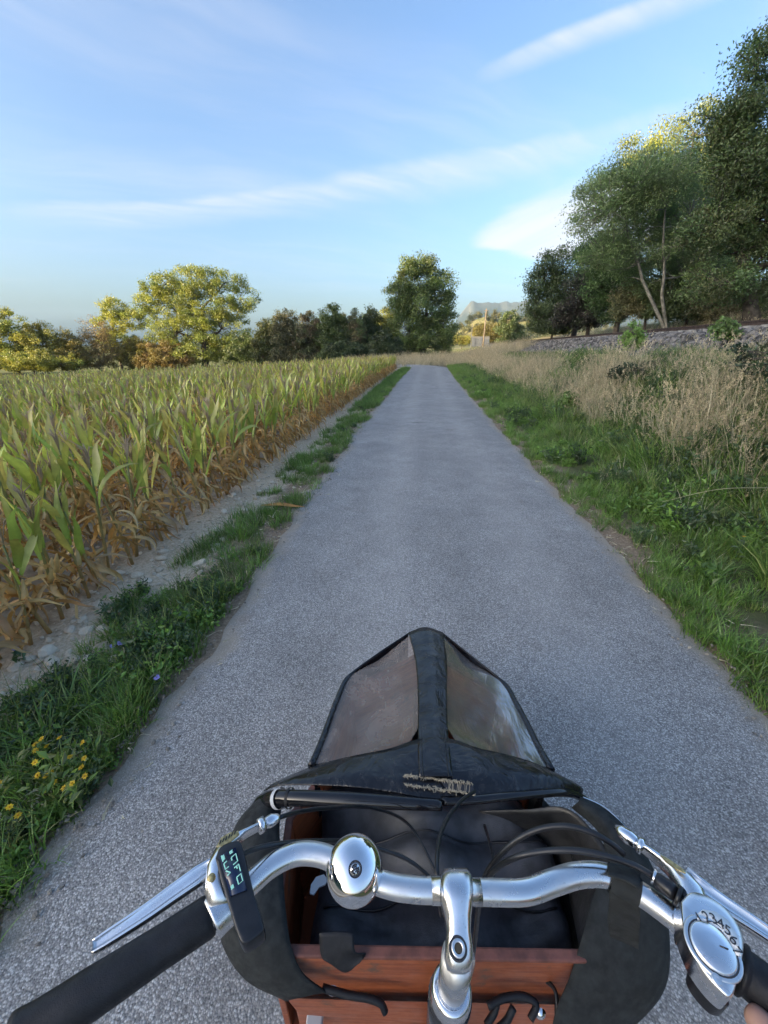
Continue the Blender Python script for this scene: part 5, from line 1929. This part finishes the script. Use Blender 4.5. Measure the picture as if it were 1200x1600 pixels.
cen = px([(712, 1360, 1.150), (712, 1372, 1.152), (712, 1392, 1.153), (713, 1412, 1.151), (715, 1432, 1.148), (716, 1455, 1.145), (717, 1478, 1.141), (717, 1498, 1.137), (717, 1516, 1.134), (717, 1523, 1.133)])
mb = MB()
loft(mb, cen, [.0130, .0158, .0164, .0152, .0124, .0110, .0122, .0130, .0106, .0055], [.0125, .0160, .0170, .0155, .0130, .0115, .0115, .0115, .010, .006], (1, 0, 0), (0, -0.25, 1), 28, 2.9)
stem = bpart('stem', mb, M_ALU2)
bq = P(716, 1482, 1.1515)
mb = MB()
lathe(mb, [(0.0078, -0.004), (0.0078, 0.0004), (0.0066, 0.0006), (0.0062, -0.001)], bq, (0, -0.2, 1), 24)
bpart('bolt_recess', mb, M_INK, stem)
mb = MB()
lathe(mb, [(0.0062, -0.004), (0.0062, 0.0008), (0.0054, 0.0016), (0.0036, 0.0016), (0.0034, 0.0)], bq, (0, -0.2, 1), 24)
bolt = bpart('bolt', mb, M_ALU, stem)
mb = MB()
hexp = [(bq.x + 0.0035 * math.cos(q), bq.y + 0.0035 * math.sin(q)) for q in np.linspace(0, 2 * math.pi, 7)[:-1]]
mb.prism(hexp, bq.z - 0.002, bq.z + 0.0006)
bpart('hex_socket', mb, plain('socket_brass', (0.10, 0.075, 0.045), 0.6, 0.4), stem, smooth=False)

ZB = 1.15
hb = [(30, 1618), (130, 1560), (240, 1488), (335, 1425), (385, 1386), (425, 1352), (465, 1334), (505, 1337), (548, 1358), (600, 1381), (650, 1390), (712, 1391), (770, 1394), (822, 1393), (866, 1378), (906, 1367), (950, 1369), (1000, 1396), (1050, 1432), (1110, 1478), (1180, 1532), (1250, 1588)]
hbs = spline([P(x, y, ZB) for x, y in hb], 8)
mb = MB()
mb.tube(hbs, 0.0102, 24)
bar = bpart('handlebar', mb, M_ALU)
for x0, x1, r_ in ((674, 751, 0.0106),):
    mb = MB()
    mb.tube([P(x0, 1391, ZB), P(x1, 1393, ZB)], r_, 24)
    bpart('clamp_sleeve', mb, M_ALU2, bar)
# grips
mb = MB()
gp = spline(px([(20, 1625, ZB), (130, 1560, ZB), (240, 1488, ZB), (331, 1428, ZB)]), 10)
n_ = len(gp)
mb.tube(gp, np.interp(np.linspace(0, 1, n_), [0, .1, .35, .7, .97, 1], [.0160, .0156, .0172, .0158, .0160, .0150]), 24)
bpart('grip', mb, M_RUB, bar)
mb = MB()
gp = spline(px([(1152, 1510, ZB), (1200, 1548, ZB), (1300, 1628, ZB)]), 10)
n_ = len(gp)
mb.tube(gp, np.interp(np.linspace(0, 1, n_), [0, .02, .10, .12, .3, 1], [.0165, .0190, .0190, .0165, .0168, .0168]), 24)
bpart('grip', mb, M_RUB, bar)
# velcro strap hanging from the bar
mb = MB()
sl = [P(951, 1370, ZB), P(975, 1381, ZB), P(999, 1396, ZB)]
mb.tube(spline(sl, 4), 0.0120, 20, cap=False)
strap = bpart('strap', mb, M_FAB, bar)
mb = MB()
mb.grid(surf([px([(951, 1385, 1.152), (975, 1393, 1.152), (1000, 1408, 1.152)]), px([(952, 1410, 1.13), (976, 1420, 1.13), (1000, 1434, 1.13)]), px([(950, 1440, 1.09), (976, 1452, 1.085), (999, 1462, 1.085)]), px([(953, 1464, 1.05), (977, 1474, 1.05), (998, 1484, 1.05)])], 5, 5))
solid(bpart('strap_end', mb, M_FAB, strap), 0.002)
mb = MB()
mb.grid(surf([px([(949, 1348, 1.158), (975, 1352, 1.158), (1001, 1362, 1.158)]), px([(950, 1366, 1.166), (976, 1374, 1.166), (1000, 1388, 1.166)])], 5, 3))
solid(bpart('strap_end', mb, M_FAB, strap), 0.002)

# --- bell ------------------------------------------------------------------
bc = P(554, 1358, 1.158)
bax = (Vector((0.014, 0.0, CAM_H)) - bc).normalized()
R0 = 0.0276
prof = [(0.0, 0.0236), (0.004, 0.0234)] + [(R0 * math.sin(q), 0.0236 * math.cos(q) ** 0.9) for q in np.linspace(0.25, 1.5, 16)] + [(R0, 0.0), (R0 * 1.0, -0.004), (R0 * 0.96, -0.005), (R0 * 0.9, -0.002)]
mb = MB()
lathe(mb, prof, bc, bax, 48)
bell = bpart('bell', mb, M_CHROME)
mb = MB()
lathe(mb, [(0.0064, 0.0247), (0.0064, 0.0235), (0.0056, 0.0243), (0.0050, 0.0239)], bc, bax, 28)
bpart('cap_ring', mb, M_INK, bell)
mb = MB()
lathe(mb, [(0.0, 0.0244), (0.0052, 0.0241), (0.0053, 0.0231)], bc, bax, 28)
cap = bpart('cap', mb, M_ALU, bell)
ea = bax.orthogonal().normalized()
eb = bax.cross(ea)
mb = MB()
for r0_, a0, a1 in ((0.0034, 0.3, 2.2), (0.0034, 2.5, 4.0), (0.0034, 4.4, 6.0), (0.0018, 0.0, 3.4), (0.0018, 3.8, 5.6)):
    mb.tube([bc + bax * 0.0247 + (ea * math.cos(q) + eb * math.sin(q)) * r0_ for q in np.linspace(a0, a1, 9)], 0.0005, 5)
mb.tube([bc + bax * 0.0248 + ea * -0.003 + eb * 0.0012, bc + bax * 0.0249, bc + bax * 0.0248 + ea * 0.0026 + eb * -0.0016], 0.0007, 5)
bpart('emblem', mb, M_INK, bell)
mb = MB()
mb.tube([bc - bax * 0.004, bc - bax * 0.014], [0.012, 0.010], 16)
bpart('bell_base', mb, M_PLA, bell)
mb = MB()
mb.tube([P(541, 1353, ZB), P(566, 1366, ZB)], 0.0145, 18)
bpart('bell_clamp', mb, M_PLA, bell)


# --- brake levers ----------------------------------------------------------
def channel(pts, w, h, name, mat, parent, lift=(0, 0, 1)):
    """lever blade: a trough pressed from sheet, rounded edges"""
    s_ = spline(pts, 8)
    rows_ = []
    n_ = len(s_)
    for i, p in enumerate(s_):
        d = (s_[min(i + 1, n_ - 1)] - s_[max(i - 1, 0)]).normalized()
        sd = d.cross(Vector(lift)).normalized()
        up = sd.cross(d).normalized()
        wi = np.interp(i / (n_ - 1), [0, .2, .9, 1], [w * 0.7, w, w * 0.72, w * 0.62])
        prof_ = [(-1, -0.9), (-1, 0.35), (-0.82, 0.55), (-0.62, 0.35), (-0.45, -0.35), (0.45, -0.35), (0.62, 0.35), (0.82, 0.55), (1, 0.35), (1, -0.9), (-1, -0.9)]
        rows_.append([tuple(p + sd * wi / 2 * a_ + up * h * b2) for a_, b2 in prof_])
    rows_ = [[tuple(s_[0])] * 11] + rows_ + [[tuple(s_[-1])] * 11]
    mb = MB()
    mb.grid(np.array(rows_))
    return bpart(name, mb, mat, parent)


def dome_plate(mb, poly, z, th, inset=0.9, rise=0.0025):
    pts = [P(x, y, z) for x, y in poly]
    z = pts[0].z
    pts = spline(pts + pts[:1], 4)[:-1]
    c = sum(pts, Vector()) / len(pts)
    rows_ = []
    for f, dz in ((1.0, -th), (1.0, -0.002), (0.985, -0.0006), (0.95, 0.0004), (inset * 0.85, rise * 0.7), (0.45, rise), (0.0, rise)):
        rows_.append([tuple(Vector((c.x + (p.x - c.x) * f, c.y + (p.y - c.y) * f, z + dz))) for p in pts + pts[:1]])
    mb.grid(np.array(rows_))
    return mb


mb = MB()
mb.tube(spline(px([(330, 1436, ZB), (345, 1421, ZB), (364, 1405, ZB)]), 4), 0.0172, 24)
lev = bpart('brake_lever', mb, M_ALU2)
lev['label'] = 'polished brake lever on the left grip beside the small display'
mb = MB()
loft(mb, px([(345, 1420, 1.158), (339, 1388, 1.164), (340, 1355, 1.163), (352, 1325, 1.160), (375, 1307, 1.157), (400, 1294, 1.155), (412, 1288, 1.154)]), [.0105, .0105, .0100, .0095, .0078, .0070, .0066], [.010, .011, .011, .010, .009, .0075, .007], (1, 0.25, 0), (0, 0, 1), 20, 2.3)
bpart('housing', mb, M_ALU2, lev)
mb = MB()
mb.tube(px([(404, 1292, 1.155), (413, 1287, 1.154)]), 0.0074, 16)
mb.tube(px([(412, 1288, 1.154), (416, 1286, 1.154), (424, 1282, 1.153), (434, 1278, 1.152), (438, 1276, 1.152)]), [0.0035, 0.0055, 0.0064, 0.0045, 0.002], 16)
bpart('cable_adjuster', mb, M_ALU2, lev)
channel(px([(336, 1348, 1.160), (308, 1368, 1.160), (270, 1395, 1.158), (230, 1424, 1.156), (185, 1454, 1.154), (145, 1480, 1.152)]), 0.0165, 0.0048, 'lever_blade', M_ALU2, lev)
mb = MB()
lathe(mb, [(0, 0.0008), (0.0032, 0.0006), (0.0034, 0)], P(330, 1371, 1.1745), (0, -.1, 1), 16)
bpart('badge', mb, M_GOLD, lev)
mb = MB()
plate(mb, [(338, 1322), (345, 1309), (358, 1301), (372, 1298), (374, 1303), (362, 1313), (348, 1321)], 1.1715, 0.002)
bpart('badge', mb, M_GOLD, lev, smooth=False)
mb = MB()
for k in range(6):
    x_ = 343 + k * 4.6
    mb.tube(px([(x_, 1319 - k * 3.1, 1.172), (x_ + 2.2, 1312 - k * 2.9, 1.172)]), 0.0005, 4)
bpart('badge_lettering', mb, M_INK, lev)

mb = MB()
mb.tube(spline(px([(1062, 1441, ZB), (1076, 1451, ZB), (1090, 1462, ZB)]), 4), 0.0168, 24)
lev2 = bpart('brake_lever', mb, M_ALU2)
lev2['label'] = 'polished brake lever beside the gear shifter dial'
mb = MB()
loft(mb, px([(1086, 1436, 1.158), (1084, 1412, 1.160), (1078, 1390, 1.160), (1062, 1368, 1.159), (1040, 1350, 1.157), (1018, 1334, 1.155), (1003, 1323, 1.154)]), [.0105, .0110, .0115, .0108, .0090, .0078, .0072], [.010, .011, .011, .010, .009, .008, .0075], (1, -0.4, 0), (0, 0, 1), 20, 2.3)
bpart('housing', mb, M_ALU2, lev2)
mb = MB()
mb.tube(px([(1004, 1324, 1.154), (996, 1318, 1.154)]), 0.0078, 16)
mb.tube(px([(998, 1320, 1.154), (993, 1316, 1.153), (982, 1308, 1.152), (970, 1299, 1.151), (961, 1292, 1.150)]), [0.0036, 0.0060, 0.0074, 0.0062, 0.0025], 16)
bpart('cable_adjuster', mb, M_ALU2, lev2)
channel(px([(1070, 1362, 1.160), (1098, 1388, 1.160), (1135, 1415, 1.158), (1180, 1445, 1.156), (1240, 1486, 1.154), (1290, 1520, 1.152)]), 0.0165, 0.0048, 'lever_blade', M_ALU2, lev2)
mb = MB()
plate(mb, [(1032, 1335), (1050, 1345), (1068, 1358), (1072, 1364), (1058, 1358), (1040, 1345)], 1.1715, 0.002)
bpart('badge', mb, M_GOLD, lev2, smooth=False)

# --- gear shifter ----------------------------------------------------------
mb = MB()
ZS = 1.178
dome_plate(mb, [(1064, 1408), (1080, 1393), (1104, 1398), (1134, 1418), (1156, 1448), (1163, 1480), (1156, 1520), (1145, 1556), (1130, 1552), (1104, 1524), (1082, 1488), (1068, 1448)], ZS, 0.022, rise=0.0018)
shif = bpart('gear_shifter', mb, M_ALU2)
mb = MB()
pn = [P(x, y, ZS + 0.0030) for x, y in [(1087, 1430), (1098, 1421), (1118, 1424), (1138, 1438), (1154, 1464), (1158, 1494), (1150, 1492), (1140, 1470), (1126, 1452), (1108, 1443), (1092, 1442)]]
mb.grid(np.array([[tuple(pn[i]) for i in (0, 1, 2, 3, 4, 5)], [tuple(pn[i]) for i in (10, 10, 9, 8, 7, 6)]]))
solid(bpart('number_panel', mb, plain('pale_panel', (0.80, 0.80, 0.78), 0.45, 0.0, 0.1, 80), shif), 0.0006, 1)
dc = P(1114, 1480, ZS + 0.002)
mb = MB()
lathe(mb, [(0.0, 0.0036), (0.007, 0.0033), (0.0140, 0.0022), (0.0156, 0.0008), (0.0157, -0.002)], dc, (0, -0.05, 1), 36)
bpart('dial', mb, M_ALU2, shif)
mb = MB()
lathe(mb, [(0.0157, 0.0002), (0.0166, 0.0003), (0.0166, -0.002)], dc, (0, -0.05, 1), 36)
bpart('dial_groove', mb, M_INK, shif)
mb = MB()
lathe(mb, [(0.0166, 0.0002), (0.0185, 0.0008), (0.0194, -0.001)], dc, (0, -0.05, 1), 36)
bpart('dial_rim', mb, M_ALU, shif)
mb = MB()
mb.tube([P(1125, 1478, ZS + 0.0050), P(1138, 1483, ZS + 0.0048)], 0.0005, 5)
bpart('dial_mark', mb, M_INK, shif)


def text(s_, loc, size, rotz, mat, parent, name='numeral', tilt=None):
    cu = bpy.data.curves.new(name, 'FONT')
    cu.body = s_
    cu.size = size
    cu.align_x = 'CENTER'
    cu.align_y = 'CENTER'
    cu.extrude = 0.0002
    cu.materials.append(mat)
    tmp = bpy.data.objects.new('tmp_text', cu)
    COL.objects.link(tmp)
    dgx = bpy.context.evaluated_depsgraph_get()
    me = bpy.data.meshes.new_from_object(tmp.evaluated_get(dgx))
    bpy.data.objects.remove(tmp)
    me.name = name
    me.materials.clear()
    me.materials.append(mat)
    o = link(name, me, parent)
    o.location = loc
    o.rotation_euler = (0, 0, rotz)
    return o


for k, (x, y) in enumerate([(1093, 1435), (1104, 1433), (1115, 1436), (1126, 1443), (1137, 1454), (1146, 1469), (1152, 1486)]):
    text(str(k + 1), P(x, y, ZS + 0.0037), 0.0100, R([8, 0, -12, -28, -42, -62, -75][k]), M_INK, shif)
mb = MB()
mb.tube(px([(1020, 1369, 1.160), (1030, 1377, 1.161), (1048, 1391, 1.163), (1056, 1397, 1.164)]), [0.0045, 0.0068, 0.0074, 0.006], 14)
mb.tube(px([(1056, 1397, 1.164), (1062, 1402, 1.164)]), 0.0090, 14)
bpart('cable_boss', mb, M_PLA, shif)
mb = MB()
mb.tube(px([(1019, 1368, 1.160), (1023, 1371, 1.160)]), 0.0066, 14)
bpart('boss_ring', mb, M_ALU2, shif)
mb = MB()
dome_plate(mb, [(1086, 1500), (1104, 1522), (1130, 1552), (1140, 1570), (1122, 1568), (1098, 1544), (1084, 1520)], 1.158, 0.02)
low_ = bpart('lower_clamp', mb, M_PLA, shif)
for x, y in ((1098, 1526), (1120, 1530)):
    mb = MB()
    lathe(mb, [(0.0, 0.0002), (0.002, 0.0004), (0.0032, 0.001), (0.0036, 0)], P(x, y, 1.1605 if x < 1110 else 1.1795), (0, -.1, 1), 14)
    bpart('screw', mb, M_ALU, shif)

# --- display ---------------------------------------------------------------
mb = MB()
dome_plate(mb, [(336, 1340), (343, 1324), (358, 1315), (372, 1313), (379, 1322), (386, 1352), (398, 1400), (412, 1446), (405, 1460), (384, 1474), (374, 1468), (362, 1432), (348, 1385)], 1.188, 0.016, rise=0.0006)
disp = bpart('display', mb, M_PLA)
scr = [(342, 1337), (368, 1324), (386, 1390), (360, 1400)]
q4 = [P(x, y, 1.1895) for x, y in scr]
mb = MB()
mb.grid(np.array([[tuple(q4[0]), tuple(q4[1])], [tuple(q4[3]), tuple(q4[2])]]))
solid(bpart('screen', mb, M_SCREEN, disp), 0.001, 1)


def on_screen(u, v):
    """u across (0 left, 1 right), v down the long side"""
    a_ = q4[0].lerp(q4[1], u)
    b2 = q4[3].lerp(q4[2], u)
    return a_.lerp(b2, v) + Vector((0, 0, 0.0012))


def segs(polys, name):
    mb = MB()
    for pl_ in polys:
        mb.tube([on_screen(u, v) for u, v in pl_], 0.0005, 4)
    return bpart(name, mb, M_LIT, disp)


segs([[(.62, .06), (.80, .04)], [(.62, .10), (.80, .09)], [(.63, .05), (.63, .11)], [(.72, .05), (.72, .10)]], 'unit_text')
segs([[(.62, .20), (.92, .16), (.92, .34), (.62, .38)], [(.62, .20), (.62, .27)]], 'speed_digit')
segs([[(.62, .46), (.92, .42), (.92, .58)], [(.78, .44), (.78, .50)]], 'speed_digit')
segs([[(.62, .68), (.90, .64), (.90, .80), (.62, .84), (.62, .68)]], 'speed_digit')
segs([[(.14, .08), (.28, .06)], [(.14, .11), (.28, .09)], [(.14, .14), (.28, .12)], [(.14, .17), (.28, .15)], [(.13, .05), (.13, .20)]], 'battery_icon')
segs([[(.14, .26), (.34, .23)], [(.14, .26), (.14, .40), (.36, .37)], [(.14, .44), (.36, .52), (.14, .56)]], 'mode_text')
segs([[(.18, .82), (.30, .80), (.30, .87), (.18, .89), (.18, .82)], [(.24, .81), (.24, .88)]], 'lamp_icon')
mb = MB()
mb.tube(spline(px([(352, 1414, ZB), (366, 1404, ZB), (384, 1388, ZB)]), 4), 0.0150, 20)
bpart('display_clamp', mb, M_PLA, disp)

# --- cables ----------------------------------------------------------------
for pts, r_ in (([(437, 1277, 1.152), (470, 1268, 1.13), (520, 1262, 1.08), (580, 1262, 0.98), (640, 1290, 0.90), (690, 1380, 0.85)], 0.0024),
                ([(376, 1336, 1.175), (400, 1326, 1.165), (440, 1318, 1.15), (500, 1314, 1.12), (560, 1318, 1.08), (640, 1345, 1.05), (700, 1400, 1.02)], 0.0024),
                ([(1021, 1369, 1.160), (990, 1352, 1.165), (950, 1338, 1.168), (900, 1329, 1.165), (850, 1330, 1.155), (805, 1340, 1.14), (770, 1362, 1.11), (750, 1400, 1.06), (742, 1470, 0.97), (733, 1520, 0.90), (715, 1560, 0.84)], 0.0030),
                ([(975, 1335, 1.150), (955, 1318, 1.155), (925, 1301, 1.158), (885, 1291, 1.155), (845, 1295, 1.145), (808, 1312, 1.13), (778, 1340, 1.11), (757, 1372, 1.08), (748, 1420, 1.02), (738, 1490, 0.93)], 0.0030),
                ([(742, 1236, 0.93), (722, 1250, 0.96), (702, 1274, 1.0), (688, 1305, 1.03), (683, 1340, 1.05), (684, 1375, 1.05), (690, 1430, 1.0)], 0.0030),
                ([(757, 1290, 0.90), (766, 1320, 0.95), (772, 1350, 1.0), (768, 1390, 1.0)], 0.0026),
                ([(872, 1640, 0.7), (870, 1590, 0.72), (868, 1550, 0.73), (850, 1530, 0.72), (820, 1512, 0.70), (800, 1500, 0.68)], 0.0035)):
    mb = MB()
    mb.tube(spline(px(pts), 8), r_, 8)
    bpart('cable', mb, M_CAB)

P_bar, P = P, P_plain
# --- black quilted jacket stuffed in the box --------------------------------
rows_ = []
for i in range(25):
    row = []
    for k in range(33):
        u, v = k / 32, i / 24
        X = -0.165 + 0.535 * u + 0.012 * math.sin(v * 5)
        Y = 0.305 + 0.40 * v
        e = (math.sin(math.pi * min(1, max(0, u))) ** 0.14) * (math.sin(math.pi * min(1, max(0, v))) ** 0.14)
        fold = 0.020 * abs(math.sin(v * 11 + 1.8 * math.sin(u * 3.0))) + 0.024 * mnoise.noise((u * 3.1, v * 3.5, 1.0)) + 0.008 * math.sin(u * 14 + v * 4)
        row.append((X, Y, FLO + 0.03 + e * (0.265 + 2.3 * fold)))
    rows_.append(row)
mb = MB()
mb.grid(np.array(rows_))
M_JACKET = plain('black_nylon', (0.05, 0.052, 0.06), 0.40, 0, 0.4, 25, 0.5, 500)
jk = mb.build('jacket', M_JACKET, label='crumpled black quilted jacket lying in the cargo box', cat='jacket')
for v_ in (0.22, 0.45, 0.68, 0.86):
    i_ = int(v_ * 24)
    mb = MB()
    mb.tube([Vector(q_) + Vector((0, 0.004 * math.sin(k_ * 0.7), 0.002)) for k_, q_ in enumerate(rows_[i_][2:-2])], 0.0022, 5)
    sm = mb.build('seam', M_CAB, jk)
# pale grey tool sticking out beside it
mb = MB()
a_ = [(486, 1382), (494, 1370), (506, 1366), (512, 1374), (508, 1382), (498, 1386), (490, 1398), (484, 1396)]
plate(mb, a_, 0.60, 0.004)
mb.build('cable_lock', M_GALV, smooth=False, label='small grey toothed metal piece beside the jacket in the box', cat='tool')

# ------------------------------------------------------------------ the rider's right hand on the grip (only its thumb shows)
def skin_mesh(name, verts, edges, radii, mat, parent=None, **kw):
    me = bpy.data.meshes.new(name)
    me.from_pydata([tuple(v) for v in verts], edges, [])
    o = link(name, me, parent, **kw)
    md = o.modifiers.new('skin', 'SKIN')
    md.use_smooth_shade = True
    for i, r_ in enumerate(radii):
        me.skin_vertices[0].data[i].radius = (r_, r_)
    me.skin_vertices[0].data[0].use_root = True
    s_ = o.modifiers.new('sub', 'SUBSURF')
    s_.levels = 2
    s_.render_levels = 2
    me.materials.append(mat)
    return o


m, t, b, g = new_mat('skin')
tcn = t.nodes.new('ShaderNodeTexCoord')
nz = g.noise(tcn.outputs['Object'], 90, 5, 0.6)
t.links.new(g.mix(nz, (0.36, 0.20, 0.15), (0.50, 0.30, 0.23)), b.inputs['Base Color'])
b.inputs['Roughness'].default_value = 0.55
b.inputs['Subsurface Weight'].default_value = 0.1
M_SKIN = m
P = P_bar
g0, g1 = P(1250, 1588, ZB), P(1300, 1628, ZB)
ga = (g1 - g0).normalized()                    # outwards along the grip
gf = Vector((0, 0, 1)).cross(ga).normalized()  # forwards
gu = Vector((0, 0, 1))
hc = g0 + ga * 0.045
E_ = lambda a_, f_, u_: hc + ga * a_ + gf * f_ + gu * u_
V_ = [E_(0.0, -0.085, 0.006), E_(0.0, -0.060, 0.014), E_(0.0, -0.035, 0.026), E_(0.0, -0.008, 0.030)]
ED = [(0, 1), (1, 2), (2, 3)]
RD = [0.026, 0.027, 0.026, 0.018]
V_ += [E_(0.005, -0.16, -0.01), E_(0.01, -0.27, -0.02)]
ED += [(0, 4), (4, 5)]
RD += [0.029, 0.036]
for k, (oa, ln, rr) in enumerate(((-0.030, 0.92, .0092), (-0.010, 1.0, .0095), (0.011, 0.95, .0092), (0.031, 0.8, .0080))):
    i0 = len(V_)
    V_ += [E_(oa, 0.004, 0.031), E_(oa, 0.026 * ln, 0.014), E_(oa, 0.027 * ln, -0.010), E_(oa, 0.008, -0.026 * ln)]
    ED += [(3, i0), (i0, i0 + 1), (i0 + 1, i0 + 2), (i0 + 2, i0 + 3)]
    RD += [rr * 1.08, rr, rr * 0.95, rr * 0.82]
i0 = len(V_)
V_ += [E_(-0.030, -0.046, 0.012), E_(-0.056, -0.030, 0.002), E_(-0.074, -0.020, -0.006)]
ED += [(1, i0), (i0, i0 + 1), (i0 + 1, i0 + 2)]
RD += [0.0135, 0.0110, 0.0092]
base_h = E_(0, -0.06, 0)
hand = skin_mesh('person', [v - base_h for v in V_], ED, RD, M_SKIN, None, loc=base_h, label='bare right hand of the rider gripping the black grip', cat='person')
tip_, prev_ = V_[i0 + 2] - base_h, V_[i0 + 1] - base_h
